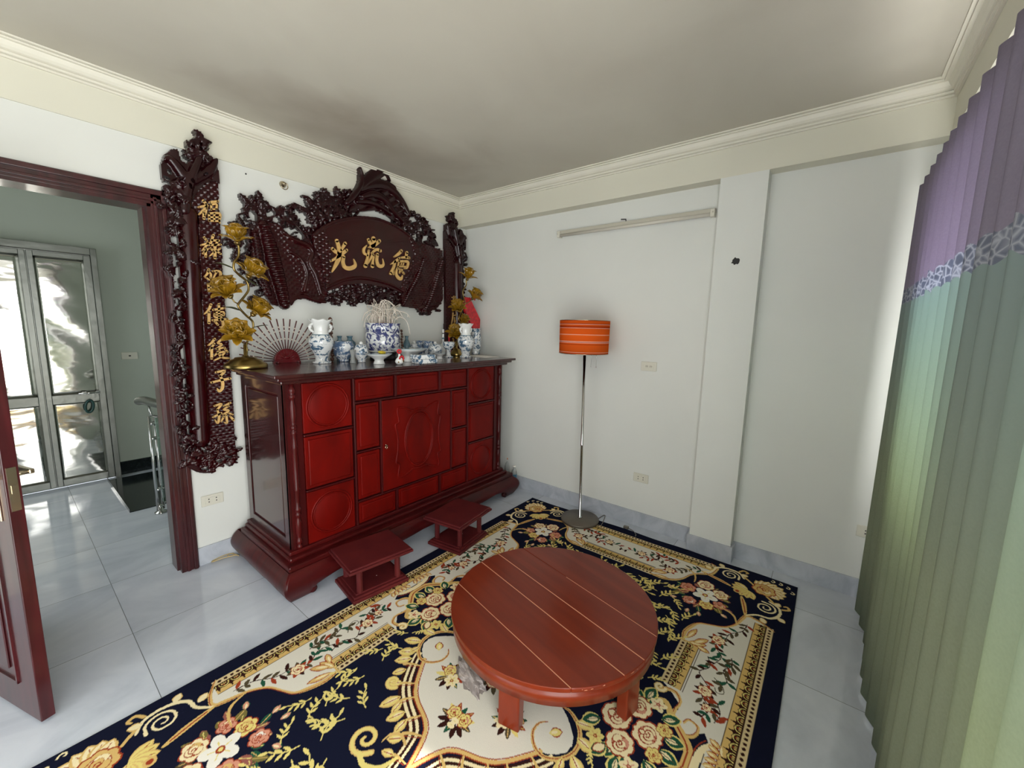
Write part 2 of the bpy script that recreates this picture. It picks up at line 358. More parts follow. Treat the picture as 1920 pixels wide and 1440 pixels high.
# door casing of dark wood
c = MB()
for (x0, x1) in ((DX1-.004, -2.277), (-3.288, DX0+.004)):
    s = 1 if x0 > -2.9 else -1; a, bb = (x0, x1) if s > 0 else (x1, x0)
    c.box(x0, x1, -.022, 0, 0, 2.254, .003)
    c.box(min(a+s*.012, a+s*.028), max(a+s*.012, a+s*.028), -.030, -.02, 0, 2.20+.012, .003)
    c.box(min(a+s*.045, a+s*.066), max(a+s*.045, a+s*.066), -.034, -.02, 0, 2.245, .004)
c.box(-3.288, -2.277, -.022, 0, DZ-.004, 2.254, .003); c.box(-3.26, -2.305, -.030, -.02, DZ+.010, DZ+.026, .003); c.box(-3.288, -2.277, -.034, -.02, DZ+.045, DZ+.070, .004)
c.box(DX1-.02, DX1+.001, -.02, .145, 0, DZ).box(DX0-.001, DX0+.02, -.02, .145, 0, DZ).box(DX0, DX1, -.02, .145, DZ-.02, DZ+.001)
c.box(DX1-.032, DX1-.02, .03, .145, 0, DZ-.02).box(DX0+.02, DX0+.032, .03, .145, 0, DZ-.02)
struct('trim_8', c, 'frame')
# open door leaf
L = Vector((-2.935, -.788, 0)); Hh = Vector((-3.195, -.012, 0)); dv = (L-Hh); lw = dv.length; ang = math.atan2(dv.y, dv.x)
dl = empty('door_1', Hh, kind='structure', rz=ang); dl['label'] = 'dark red-brown wooden door standing open at the left edge'
lf = MB(); T = .04
lf.box(0, lw, -T, 0, .012, 2.15, .003)
for sy in (0, -T):
    o_ = .006 if sy == 0 else -.006
    for (z0, z1) in ((.14, .86), (1.06, 2.02)):
        y0, y1 = sorted((sy, sy+o_))
        lf.box(.12, .13, y0, y1, z0, z1).box(lw-.13, lw-.12, y0, y1, z0, z1).box(.12, lw-.12, y0, y1, z0, z0+.01)
        for (ax, bx, zz) in [(.12+(lw-.24)*k/12, .12+(lw-.24)*(k+1)/12, .035*math.sin(PI*(k+.5)/12)) for k in range(12)]: lf.box(ax, bx, y0, y1, z1+zz-.01, z1+zz)
        lf.box(.17, lw-.17, y0, y1, z0+.05, z1-.03, .003)
lf.build('leaf', 'frame', dl)
MB().box(lw-.001, lw+.003, -T+.008, -.008, .86, 1.02).box(lw, lw+.006, -T+.014, -.014, .925, .955).build('lock_plate', 'nickel', dl)
for sy, nm in ((.0, 1), (-T, -1)):
    h = MB(); h.box(lw-.085, lw-.045, min(sy, sy+nm*.006), max(sy, sy+nm*.006), .82, 1.04, .002)
    h.tube([(lw-.065, sy, .975), (lw-.065, sy+nm*.05, .975)], .009); h.box(lw-.17, lw-.055, min(sy+nm*.042, sy+nm*.058), max(sy+nm*.042, sy+nm*.058), .966, .984, .004)
    tag(h.build('door_handle', 'nickel', dl), 'metal lever handle on a long plate')

# ------------------------------------------------------------------ the hall beyond
YH = 2.44
h = MB(); h.box(-2.30, -1.2, YH, YH+.1, 0, ZC); h.box(-4.6, -3.35, YH, YH+.1, 0, ZC); h.box(-3.35, -2.30, YH, YH+.1, 2.17, ZC); struct('wall_hall_north', h, 'hallwall')
struct('wall_hall_east', MB().box(-1.3, -1.2, .14, YH, 0, ZC), 'hallwall')
h = MB(); h.box(-4.7, -4.6, .14, YH+.1, 0, .7).box(-4.7, -4.6, .14, YH+.1, 2.3, ZC).box(-4.7, -4.6, .14, .5, .7, 2.3).box(-4.7, -4.6, 2.1, YH+.1, .7, 2.3); struct('wall_hall_west', h, 'hallwall')  # west opening made for the added hall light
struct('wall_hall_south', MB().box(XW, DX0-.02, .14, .15, 0, ZC).box(DX1+.02, -1.3, .14, .15, 0, ZC).box(DX0-.02, DX1+.02, .14, .15, DZ+.02, ZC), 'hallwall')
struct('ceiling_hall', MB().box(-4.7, -1.2, .14, YH+.1, ZC, ZC+.1), 'ceil')
struct('baseboard_hall', MB().box(-2.29, -1.3, YH-.015, YH, 0, .13).box(-1.315, -1.3, .15, YH-.015, 0, .13), 'granite')
st = empty('steel_security_door', (-2.83, YH-.05, 0), 'rippled stainless steel double door in the hall wall seen through the doorway', 'door')
def sbox(x0, x1, z0, z1, y0, y1, nm, m='steel', bev=.003): return MB().box(x0+2.83, x1+2.83, y0-YH+.05, y1-YH+.05, z0, z1, bev).build(nm, m, st)
Y0 = YH-.10
sbox(-2.34, -2.30, 0, 2.17, YH-.11, YH+.02, 'frame'); sbox(-3.37, -3.30, 0, 2.17, YH-.11, YH+.02, 'frame'); sbox(-3.30, -2.34, 2.11, 2.17, YH-.11, YH+.02, 'frame')
sbox(-3.31, -2.33, .003, 2.12, YH-.049, YH-.044, 'back_sheet')  # added backing that stops outside light glowing through the door gaps
for (x0, x1, pl) in ((-2.718, -2.341, True), (-3.295, -2.725, False)):
    d = MB(); O = -2.83
    def bx(a, b_, z0, z1, y0=YH-.09, y1=YH-.05): d.box(a-O, b_-O, y0-YH+.05, y1-YH+.05, z0, z1, .003)
    R1 = .045 if pl else .036; L1 = .036 if pl else .045; bx(x1-R1, x1, .02, 2.10); bx(x0, x0+L1, .02, 2.10)
    bx(x0+L1, x1-R1, .02, .08); bx(x0+L1, x1-R1, .775, .855); bx(x0+L1, x1-R1, 2.06, 2.10)
    lfm = d.build('leaf_frame', 'steel', st)
    for (z0, z1) in ((.08, .775), (.855, 2.06)):
        nx = 14; nz = 40; vs = []; fs = []
        for j in range(nz+1):
            for i in range(nx+1):
                u = i/nx; v = j/nz; X = x0+L1+(x1-x0-L1-R1)*u; Z = z0+(z1-z0)*v
                e = math.sin(PI*u)*math.sin(PI*v); vs.append((X-O, -.022-.0025*e*(math.sin(9*Z+3*X)+.6*math.sin(23*Z+11*X)), Z))
        for j in range(nz):
            for i in range(nx): fs.append((j*(nx+1)+i, j*(nx+1)+i+1, (j+1)*(nx+1)+i+1, (j+1)*(nx+1)+i))
        sh = MB().raw(vs, fs, True).build('sheet_panel', 'steelsheet', st); sm = sh.modifiers.new('t', 'SOLIDIFY'); sm.thickness = .002
bt = MB(); bt.tube([(-2.52+2.83, -.06, .86), (-2.38+2.83, -.06, .86)], .008); bt.box(.33, .36, -.065, -.04, .845, .875).box(.42, .45, -.065, -.04, .845, .875); bt.build('bolt', 'chrome', st)
rg = MB(); pp = at(168, 762, 'y', YH-.12)
rg.tube([(0.026*math.cos(a)+.006*math.sin(a), 0, .056*math.sin(a)) for a in np.linspace(0, 2*PI, 25)[:-1]], .009, closed=True)
tag(rg.build('cable_lock', 'teal', None, tuple(pp)), 'dark green loop lock hanging from the steel door bolt', 'lock')
tag(MB().box(-2.40, -1.3, 1.28, YH-.13, 0, .006).box(-2.405, -2.40, 1.28, YH-.13, 0, .03).build('granite_landing', 'granite'), 'black polished granite slab on the hall floor under the railing', 'floor slab')
hs = at(243, 667, 'y', YH)
pl = empty('switch_plate', (hs[0], YH, hs[2]), 'ivory switch plate on the hall wall beside the steel door', 'switch'); MB().box(-.06, .06, -.01, 0, -.035, .035, .003).build('plate', 'plastic', pl); MB().box(-.008, .008, -.014, -.009, -.006, .006).build('rocker', 'dark', pl)
# stair railing
ra = empty('stair_railing', (-2.25, 1.11, 0), 'stainless steel stair railing with glass panel behind the door frame', 'railing')
p = MB(); p.tube([(-.012, -.02, .03), (-.012, -.02, .80)], .011).tube([(.025, -.0, .03), (.025, 0, .80)], .011)
for z in (.06, .2, .62, .74): p.tube([(-.012, -.02, z), (.025, 0, z)], .015)
p.lathe([(.04, 0), (.04, .012), (.02, .02), (.015, .05)], (.005, -.01, 0), 20); p.tube([(.005, -.01, .80), (.005, .04, .89)], .009)
p.build('post', 'chrome', ra)
p = MB(); p.tube([(.16, -.62, .03), (.16, -.62, .84)], .011).lathe([(.04, 0), (.04, .012), (.015, .03)], (.16, -.62, 0), 20); p.build('post', 'chrome', ra)
hr = smooth_path([(-.03, .16, .90), (-.01, .05, .915), (.03, -.2, .915), (.16, -.66, .915)], 6)
MB().tube(hr, .033, 14).build('handrail', 'steel', ra)
g = MB(); g.prism([(.02, -.03), (.028, -.028), (.158, -.59), (.150, -.592)], .10, .80, 'z'); g.build('glass_panel', 'glass', ra)
MB().tube([(.02, -.02, .80), (.155, -.6, .80)], .010).build('top_rail', 'chrome', ra)
# balcony outside the south wall
tag(MB().box(-1.5, .3, -4.7, S0, 2.32, 2.38).build('added_sun_blocker', 'plaster_out'), kind='structure')  # added slab, unseen, placed to keep direct sun off the corner window
tag(MB().box(-4.6, .4, -5.2, S0, -.15, -.02).build('balcony_slab', 'plaster_out'), kind='structure')
tag(MB().box(-4.6, .4, -5.3, -5.2, -.15, 1.0).build('balcony_parapet', 'plaster_out'), kind='structure')

# ------------------------------------------------------------------ wall fittings
def plate(name, p, facing, label, cat, holes=2, group=None):
    o = empty(name, p, label, cat, rz=0 if facing == 'n' else R(-90))
    MB().box(-.06, .06, -.009, 0, -.035, .035, .004).build('plate', 'plastic', o)
    if holes:
        for sx in (-.02, .02):
            for sz in (-.009, .009): MB().ball((sx, -.0105, sz), .0042, (1, .3, 1), 1).build('pin_hole', 'dark', o)
        MB().box(-.04, .04, -.0105, -.008, -.02, .02, .002).build('inner_face', 'plastic', o)
    else:
        MB().box(-.04, .04, -.0105, -.008, -.018, .018, .002).build('inner_face', 'plastic', o)
        [MB().box(a, a+.02, -.014, -.010, -.007, .007, .002).build('rocker', 'tubecase', o) for a in (-.024, .006)]
    return o
q = at(398, 936, 'y', 0); plate('wall_socket', tuple(q), 'n', 'double wall socket low on the wall between door frame and red cabinet', 'socket')
q = at(1202, 896, 'x', E1); plate('wall_socket', tuple(q), 'e', 'double wall socket low on the wall right of the floor lamp', 'socket')
q = at(1631, 999, 'x', E1); plate('wall_socket', tuple(q), 'e', 'double wall socket low on the wall next to the curtain edge', 'socket')
q = at(1217, 687, 'x', E1); plate('switch_plate', tuple(q), 'e', 'light switch plate at mid height right of the orange lampshade', 'switch', 0)
a = at(1046, 438, 'x', E1-.02); b_ = at(1343, 400, 'x', E1-.02)
tl = empty('tube_light', (E1, (a[1]+b_[1])/2, (a[2]+b_[2])/2), 'unlit fluorescent tube fitting high on the lamp wall under the beam', 'light'); hl = abs(a[1]-b_[1])/2-.004
MB().box(-.03, 0, -hl, hl, -.005, .025, .003).build('housing', 'tubecase', tl)
MB().tube([(-.032, -hl+.03, -.014), (-.032, hl-.03, -.014)], .012, 14).build('tube', 'tube', tl)
for s in (-1, 1): MB().box(-.046, 0, s*(hl-.015)-.014, s*(hl-.015)+.014, -.03, .02, .004).ball((-.046, s*(hl-.012), .0), .006).build('end_cap', 'plastic', tl)
MB().tube([(-.004, .02, .025), (-.006, .02, .045), (-.004, .06, .05)], .004).build('clip', 'dark', tl)
q = at(530, 346, 'y', 0)
hk = empty('ceiling_hook_ring', tuple(q), 'small round metal ring mount high on the wall above the carved plaque', 'hook')
MB().lathe([(.0, 0), (.022, 0), (.018, .012), (.008, .016), (.008, .03), (0, .03)], seg=20, mat=Matrix.Rotation(R(90), 4, 'X')).build('rosette', 'nickel', hk)
MB().tube([(.022*math.cos(t), -.026, -.014+.022*math.sin(t)) for t in np.linspace(0, 2*PI, 21)[:-1]], .003, 6, closed=True).build('ring', 'nickel', hk)
q = at(461, 326, 'y', 0); tag(MB().ball(tuple(q), .006, (1, .5, 1), 1).build('nail', 'dark'), 'tiny dark nail in the wall left of the round ring mount', 'nail')
q = at(1379, 490, 'x', 0); bl = random.Random(3)
bm_ = MB(); n_ = 14; pol = [(q[1]+.024*(.6+.6*bl.random())*math.cos(2*PI*k/n_), q[2]+.026*(.6+.5*bl.random())*math.sin(2*PI*k/n_)) for k in range(n_)]
bm_.prism(pol, -.002, .0, 'x'); o = bm_.build('drilled_hole', 'dark'); tag(o, 'ragged dark hole in the white pillar at eye height', 'hole')

# ------------------------------------------------------------------ curtain
def curtain():
    x0, x1, z0, z1 = -.10, -2.35, .03, 2.275; nx = 620; zs = [z0, .4, .8, 1.2, 1.6, 1.9, 2.15, z1]
    vs = []; fs = []; rr = random.Random(5); L = x0-x1
    ph = []; acc = 0
    for i in range(nx+1):
        s = L*i/nx; acc += (L/nx)/(.132*(1+.12*math.sin(s*7.3)))*2*PI; ph.append(acc)
    for j, z in enumerate(zs):
        k = (z-z0)/(z1-z0); A = .042*(.75+.25*k)
        for i in range(nx+1):
            s = L*i/nx; dr = .5*(1-k)*math.sin(s*3.1+1)
            p = ph[i]+dr; y = -3.315+A*(math.sin(p)+.25*math.sin(2*p+.7))+(1-k)*.012*math.sin(s*9+2)
            vs.append((x0-s+.012*math.cos(p), y, z-(.004*math.sin(p) if j == 7 else 0)))
    for j in range(len(zs)-1):
        for i in range(nx): fs.append((j*(nx+1)+i, j*(nx+1)+i+1, (j+1)*(nx+1)+i+1, (j+1)*(nx+1)+i))
    o = MB().raw(vs, fs, True).build('curtain', 'curtain'); return o
cu = empty('pleated_curtain', (-1.2, -3.315, 0), 'floor-length pleated curtain, purple over pale green with a lace band', 'curtain')
c = curtain(); c.name = 'cloth'; c.parent = cu; c.location = (1.2, 3.315, 0)
sm = c.modifiers.new('t', 'SOLIDIFY'); sm.thickness = .0012
MB().tube([(1.25, -.05, 2.255), (-1.2, -.05, 2.255)], .009, 10).box(1.0, 1.03, -.155, -.05, 2.24, 2.27).box(-.6, -.57, -.155, -.05, 2.24, 2.27).build('rod', 'nickel', cu)
# ------------------------------------------------------------------ altar cabinet
CX0, CX1, CY, CT = -2.0, -.13, -.70, 1.275
cb = empty('altar_cabinet', ((CX0+CX1)/2, CY/2, 0), 'large dark red wooden altar cabinet standing against the wall', 'cabinet')
OFF = Vector(((CX0+CX1)/2, CY/2, 0)); CL = tuple(-OFF)
def cpart(mb, nm, m='cab', par=None, **k): return mb.build(nm, m, par or cb, loc=CL if par is None else (0, 0, 0), **k)
# body carcass, side panels
m = MB(); m.box(CX0+.012, CX1-.012, CY+.012, -.085, .22, 1.215)
cpart(m, 'body')
for sx, x in ((-1, CX0), (1, CX1)):
    m = MB(); a, b_ = sorted((x-sx*.014, x))
    m.box(a, b_, CY+.0, CY+.075, .235, 1.215, .003).box(a, b_, -.155, -.085, .235, 1.215, .003).box(a, b_, CY+.07, -.15, 1.15, 1.215, .003).box(a, b_, CY+.07, -.15, .235, .30, .003)
    a, b_ = sorted((x-sx*.010, x-sx*.004)); m.box(a, b_, CY+.09, -.17, .315, 1.135, .003)
    cpart(m, 'side_panel', 'cabside')
# top slab with stepped overhang
m = MB(); m.box(-2.075, -.045, -.79, -.085, 1.255, CT, .005); m.box(-2.05, -.07, -.765, -.085, 1.236, 1.256, .006); m.box(-2.025, -.095, -.735, -.085, 1.214, 1.238, .008)
tag(cpart(m, 'top', 'cabside'), 'dark brown polished top')
# base mouldings
m = MB(); m.box(-2.02, -.11, -.72, -.085, .222, .246, .006); m.box(-2.035, -.095, -.755, -.085, .200, .226, .010); m.box(-2.06, -.06, -.80, -.085, .170, .204, .008)
cpart(m, 'base_moulding')
# bulging apron with swept feet
def bulge(z): return .045*math.sin(PI*min(1, max(0, (.17-z)/.17))**.8)
def apron():
    m = MB(); X0, X1, Y0_, Y1_ = -2.06, -.06, -.80, -.03
    def side(A, B, nrm, n, fn, cA, cB):
        A = Vector(A); B = Vector(B); nrm = Vector(nrm); d = (B-A).normalized(); Ln = (B-A).length; vs = []; fs = []; nz = 12
        for i in range(n+1):
            s = Ln*i/n; zb = fn(s, Ln)
            for lay in (0, 1):
                for j in range(nz+1):
                    z = .172+(zb-.172)*j/nz; bz = bulge(z)*(1 if lay == 0 else .6)-(0 if lay == 0 else .03)
                    sh = 0
                    ex = bz if lay == 0 else bz
                    pos = s
                    if cA: pos = pos-ex*max(0, 1-s/.25)
                    if cB: pos = pos+ex*max(0, 1-(Ln-s)/.25)
                    p = A+d*pos+nrm*bz; vs.append((p.x, p.y, z))
        st_ = 2*(nz+1)
        for i in range(n):
            for j in range(nz):
                a = i*st_+j; b = (i+1)*st_+j; fs.append((a, b, b+1, a+1)); a += nz+1; b += nz+1; fs.append((a, a+1, b+1, b))
            a = i*st_+nz; b = (i+1)*st_+nz; fs.append((a, b, b+nz+1, a+nz+1))
        for i in (0, n):
            for j in range(nz): a = i*st_+j; fs.append((a, a+1, a+nz+2, a+nz+1))
        m.raw(vs, fs, True)
    def front(s, L):
        e = min(s, L-s)
        if e < .115: return .0
        if e < .14: return .045
        if e < .30: return .06+.035*math.sin((e-.14)/.16*PI/2)
        return .095-.02*math.sin(min(1, (e-.30)/.6)*PI)
    def sd(s, L):
        e = min(s, L-s)
        if e < .10: return .0
        if e < .16: return .03+.035*(e-.10)/.06
        if e < .24: return .065
        return max(.012, .065-.055*math.sin((e-.24)/(L/2-.24)*PI/2))
    side((X0, Y0_, 0), (X1, Y0_, 0), (0, -1, 0), 160, front, True, True)
    side((X0, Y1_, 0), (X0, Y0_, 0), (-1, 0, 0), 80, sd, False, True)
    side((X1, Y0_, 0), (X1, Y1_, 0), (1, 0, 0), 80, sd, True, False)
    for x in (X0+.122, X1-.122): m.tube([(x, Y0_-.012, .026), (x, Y0_+.02, .026)], .022, 14)
    return m
cpart(apron(), 'apron_with_feet', 'cab')
# turned corner columns
def colprof():
    P = []
    def seg(z, r): P.append((r, z))
    T = 1.212-.245
    for (f, r) in [(0, .010), (.008, .016), (.02, .016), (.026, .010), (.04, .017), (.055, .017), (.062, .011), (.08, .012), (.12, .0185), (.16, .019), (.19, .012), (.2, .010), (.21, .017), (.222, .017), (.228, .011), (.24, .018), (.255, .018), (.262, .012), (.30, .014), (.36, .015), (.37, .018), (.38, .015), (.5, .017), (.62, .015), (.63, .018), (.64, .015), (.70, .014), (.712, .018), (.725, .018), (.731, .011), (.74, .018), (.755, .018), (.762, .011), (.78, .013), (.81, .019), (.86, .018), (.90, .012), (.915, .011), (.92, .018), (.935, .018), (.941, .011), (.955, .019), (.975, .019), (.982, .012), (1, .014)]: seg(f*T, r)
    return P
for x in (-1.958, -.168): cpart(MB().lathe(colprof(), (x, CY-.006, .245), 20), 'turned_column')
# front frame and fields
FY = CY
cpart(MB().box(CX0, -1.908, FY, FY+.02, .235, 1.215), 'corner_stile'); cpart(MB().box(-.228, CX1, FY, FY+.02, .235, 1.215), 'corner_stile')
def raised(x0, x1, z0, z1, round_=False, nm='front_panel', drawer=False):
    m = MB(); m.box(x0+.004, x1-.004, FY-.004, FY+.015, z0+.004, z1-.004, .002)
    if round_:
        cx, cz = (x0+x1)/2, (z0+z1)/2; r = .128
        for rr, t in ((r, .0065), (r-.013, .0045)): m.tube([(cx+rr*math.cos(a), FY-.004, cz+rr*math.sin(a)) for a in np.linspace(0, 2*PI, 49)[:-1]], t, 8, closed=True)
        m.lathe([(0, .0), (r-.016, 0), (r-.012, -.002)], (0, 0, 0), 40, mat=Matrix.Translation((cx, FY-.005, cz)) @ Matrix.Rotation(R(90), 4, 'X'))
        return cpart(m, 'round_panel', 'panel')
    i = .022; m.box(x0+i, x1-i, FY-.011, FY, z0+i, z1-i, .0065, 2)
    return cpart(m, 'drawer_front' if drawer else nm, 'panel')
V = [-1.908, -1.597, -1.583]; rows = [(.915, 1.212), (.58, .900), (.240, .566)]
for (x0, x1) in ((-1.905, -1.600), (-.565, -.245)):
    for i, (z0, z1) in enumerate(rows): raised(x0, x1, z0, z1, i != 1)
for (x0, x1) in ((-1.578, -1.290), (-1.268, -.892), (-.872, -.588)):
    raised(x0, x1, 1.066, 1.210, drawer=True); raised(x0, x1, .245, .392)
for (x0, x1) in ((-1.578, -1.408), (-.756, -.588)):
    raised(x0, x1, .740, 1.046); raised(x0, x1, .410, .724)
# moulded rails and stiles between the fields
m = MB(); B = .0035
def stile(x, z0, z1, w=.012): m.box(x-w/2, x+w/2, FY-.013, FY+.01, z0, z1, B)
def rail(x0, x1, z, w=.012): m.box(x0, x1, FY-.013, FY+.01, z-w/2, z+w/2, B)
for x in (-1.589, -.577): stile(x, .238, 1.213)
for (x0, x1) in ((-1.905, -1.6), (-.565, -.245)): rail(x0, x1, .9075); rail(x0, x1, .573)
rail(-1.583, -.583, 1.056); rail(-1.583, -.583, .401)
for x in (-1.279, -.882): stile(x, 1.062, 1.213, .016); stile(x, .240, .397, .016)
for x in (-1.400, -.764): stile(x, .405, 1.052)
rail(-1.58, -1.406, .732); rail(-.758, -.585, .732)
rail(-1.908, -.24, .240, .010); rail(-1.908, -.24, 1.2145, .008)
cpart(m, 'frame_moulding', 'cab')
# middle door with shaped field and oval
m = MB(); dx0, dx1, dz0, dz1 = -1.393, -.771, .408, 1.048
m.box(dx0+.002, dx1-.002, FY-.010, FY+.01, dz0+.003, dz1-.003, .004)
dcx, dcz = (dx0+dx1)/2, (dz0+dz1)/2
def shaped(a, b_):
    p = []
    for (u, v) in [(-1, -.55), (-.86, -.62), (-.9, -1), (-.45, -.93), (-.3, -.86), (0, -.9), (.3, -.86), (.45, -.93), (.9, -1), (.86, -.62), (1, -.55), (.92, -.2), (.92, .2), (1, .55), (.86, .62), (.9, 1), (.45, .93), (.3, .86), (0, .9), (-.3, .86), (-.45, .93), (-.9, 1), (-.86, .62), (-1, .55), (-.92, .2), (-.92, -.2)]: p.append((dcx+u*a, 0, dcz+v*b_))
    return smooth_path(p, 4, True)
m.tube([(p.x, FY-.010, p.z) for p in shaped(.205, .250)], .007, 8, closed=True)
m.tube([(dcx+.128*math.cos(a), FY-.011, dcz+.205*math.sin(a)) for a in np.linspace(0, 2*PI, 49)[:-1]], .0075, 8, closed=True)
m.tube([(dcx+.116*math.cos(a), FY-.011, dcz+.192*math.sin(a)) for a in np.linspace(0, 2*PI, 49)[:-1]], .005, 8, closed=True)
dr = cpart(m, 'door', 'panel')
k = MB(); k.tube([(-1.375, FY-.010, .735), (-1.375, FY-.03, .735)], .004).tube([(-1.375+.008*math.cos(a), FY-.03, .728+.010*math.sin(a)) for a in np.linspace(0, 2*PI, 13)[:-1]], .0022, 6, closed=True)
k.tube([(-1.370, FY-.012, .742), (-1.350, FY-.012, .728)], .0025); o = k.build('key', 'nickel', dr)

# ------------------------------------------------------------------ kneeling stools
def stool(c, rz, sx, sy, label):
    t = empty('low_step_stool', c, label, 'stool', rz, 'low wooden stools by the cabinet')
    for nm, z0 in (('base_board', 0), ('top_board', .180)):
        q = MB(); s = 1 if nm == 'top_board' else .88; a, b_ = sx/2*s, sy/2*s
        q.box(-a, a, -b_, b_, z0+.010, z0+.024, .003) if nm == 'top_board' else q.box(-a, a, -b_, b_, z0, z0+.020, .003)
        if nm == 'top_board': q.box(-a+.008, a-.008, -b_+.008, b_-.008, z0+.022, z0+.036, .005); q.box(-a+.016, a-.016, -b_+.016, b_-.016, z0-.002, z0+.012, .003)
        else: q.box(-a+.010, a-.010, -b_+.010, b_-.010, z0+.018, z0+.032, .004); q.box(-a+.026, a-.026, -b_+.026, b_-.026, z0+.030, z0+.040, .003)
        q.build(nm, 'stool', t)
    for (x, y) in ((-1, -1), (1, -1), (1, 1), (-1, 1)):
        x *= sx/2*.60; y *= sy/2*.62
        lg = MB(); lg.tube([(x, y, .038), (x, y, .18)], .0175, 8, smooth=False); lg.build('leg', 'stool', t)
    MB().ball((.02, -.02, .0405), .003, (1, 1, .5), 1).build('wax_drop', 'paper', t)
    return t
stool((-1.672, -.990, 0.0115), R(-8.5), .385, .315, 'low red-brown wooden stool nearest the doorway, in front of the cabinet')
stool((-.990, -1.030, 0.0115), R(8), .385, .325, 'low red-brown wooden stool farther right, before the cabinet, near the round table')

# ------------------------------------------------------------------ round table
TC = (-1.4123, -2.0992, .0115); TR = .478; th = R(-12.4)
tb = empty('round_low_table', TC, 'round low folding table of glossy orange-brown planks standing on the rug', 'table', th)
ZT = .251
offs = [-.478, -.285, -.084, .039, .19, .478]
for a, b_ in zip(offs[:-1], offs[1:]):
    a_ = -a if False else a
    x0, x1 = a+.0008, b_-.0008; n = 40; ys = []; poly = []
    x0 = max(x0, -.4778); x1 = min(x1, .4778)
    for i in range(n+1): x = x0+(x1-x0)*i/n; poly.append((x, -math.sqrt(max(0, TR**2-x*x))))
    for i in range(n+1): x = x1-(x1-x0)*i/n; poly.append((x, math.sqrt(max(0, TR**2-x*x))))
    cl = [poly[0]]
    for p in poly[1:]:
        if math.hypot(p[0]-cl[-1][0], p[1]-cl[-1][1]) > 1e-4: cl.append(p)
    if math.hypot(cl[0][0]-cl[-1][0], cl[0][1]-cl[-1][1]) < 1e-4: cl.pop()
    o = MB().prism(cl, ZT-.020, ZT, 'z').build('top_plank', 'table', tb); bv = o.modifiers.new('b', 'BEVEL'); bv.width = .004; bv.segments = 3; bv.limit_method = 'ANGLE'; bv.angle_limit = R(40)
sm_ = MB()
for a in (-.285, -.084, .039): h_ = math.sqrt(TR**2-a*a)-.003; sm_.box(a-(.0011 if a != .039 else .0014), a+(.0011 if a != .039 else .0014), -h_, h_, ZT-.004, ZT+.0004)
h_ = math.sqrt(TR**2-.19**2)-.003; sm_.box(.1895, .1905, -h_, h_*.2, ZT-.004, ZT+.0002)
tag(sm_.build('plank_seam', 'inlay', tb), 'thin pale seams between the planks')
ap = MB(); ap.lathe([(TR-.030, ZT-.085), (TR-.008, ZT-.085), (TR-.006, ZT-.020), (TR-.030, ZT-.020), (TR-.030, ZT-.085)], seg=96)
ap.build('apron', 'table', tb)
for wa in (0, 1, 2, 3):
    pass
for (lx, ly) in (((-1.822, -2.185)), ((-1.494, -2.521)), ((-1.003, -2.013)), ((-1.330, -1.677))):
    d = Vector((lx-TC[0], ly-TC[1], 0)); d.rotate(Matrix.Rotation(-th, 4, 'Z')); a = math.atan2(d.y, d.x); rr = TR-.045
    lg = MB(); M4 = Matrix.Translation((rr*math.cos(a), rr*math.sin(a), 0)) @ Matrix.Rotation(a, 4, 'Z')
    lg.box(-.026, .022, -.045, .045, 0, ZT-.03, .006, 2, mat=M4); lg.build('leg', 'table', tb)
hk_ = MB(); a = R(226)-th; pos = Vector((.40*math.cos(a), .40*math.sin(a), ZT-.10))
hk_.tube([pos, pos+Vector((0, 0, .04))], .004).tube([(pos.x+.013*math.cos(t), pos.y, pos.z-.010+.013*math.sin(t)) for t in np.linspace(0, 2*PI, 17)[:-1]], .003, 6, closed=True)
hk_.build('brass_ring', 'brass', tb)
cr = random.Random(11)
for i in range(13):
    a = R(cr.uniform(225, 285))-th; rr = TR-.001; z = ZT-cr.uniform(.003, .012); M4 = Matrix.Translation((rr*math.cos(a), rr*math.sin(a), z)) @ Matrix.Rotation(a, 4, 'Z')
    MB().ball((0, 0, 0), 1, (.0015, cr.uniform(.003, .012), .0018), 1, mat=M4).build('edge_chip', 'chip', tb)

# ------------------------------------------------------------------ floor lamp
fl = empty('floor_lamp', (-.137, -1.556, .0115), 'tall floor lamp with orange striped drum shade and round metal base', 'lamp')
MB().lathe([(.0, 0), (.150, 0), (.153, .006), (.153, .016), (.149, .021), (0, .023)], seg=64).build('base', 'basemetal', fl)
MB().lathe([(.02, .022), (.014, .03), (.0105, .034), (.0105, .62), (.0115, .622), (.0115, .63), (.0105, .632), (.0105, 1.40)], seg=20).build('pole', 'chrome', fl, (0, 0, 0), (R(-1.3), R(.3), 0))
sh = MB(); prf = [(.187, 0), (.190, .25), (.188, .25), (.185, 0), (.187, 0)]; sh.lathe(prf, seg=64)
s_ = sh.build('lamp_shade', 'shade', fl, (.004, .040, 1.352))
rg = MB()
for z in (.0, .25): rg.tube([(.188*math.cos(a), .188*math.sin(a), z) for a in np.linspace(0, 2*PI, 65)[:-1]], .003, 6, closed=True)
for k in range(3): rg.tube([(.008*math.cos(k*2.094), .008*math.sin(k*2.094), .04), (.186*math.cos(k*2.094), .186*math.sin(k*2.094), .245)], .002, 6)
rg.build('shade_ring', 'nickel', s_)
pc = MB()
for (x, y, ln) in ((.012, -.025, .10), (-.02, -.085, .095)): pc.tube([(x, y, 1.40), (x, y, 1.35-ln)], .0012, 6).ball((x, y, 1.35-ln), .005 if x < 0 else .002, sub=1)
pc.build('pull_chain', 'chrome', fl)
cd_ = MB(); z = .008
pth = [at(*p, 'z', z) for p in [(1122, 972), (1134, 966), (1131, 978), (1127, 985)]]
cd_.tube(smooth_path([tuple(p) for p in pth], 6), .003, 6)
_l = Vector(fl.location); o = cd_.build('cord', 'greycord', fl, tuple(-_l))
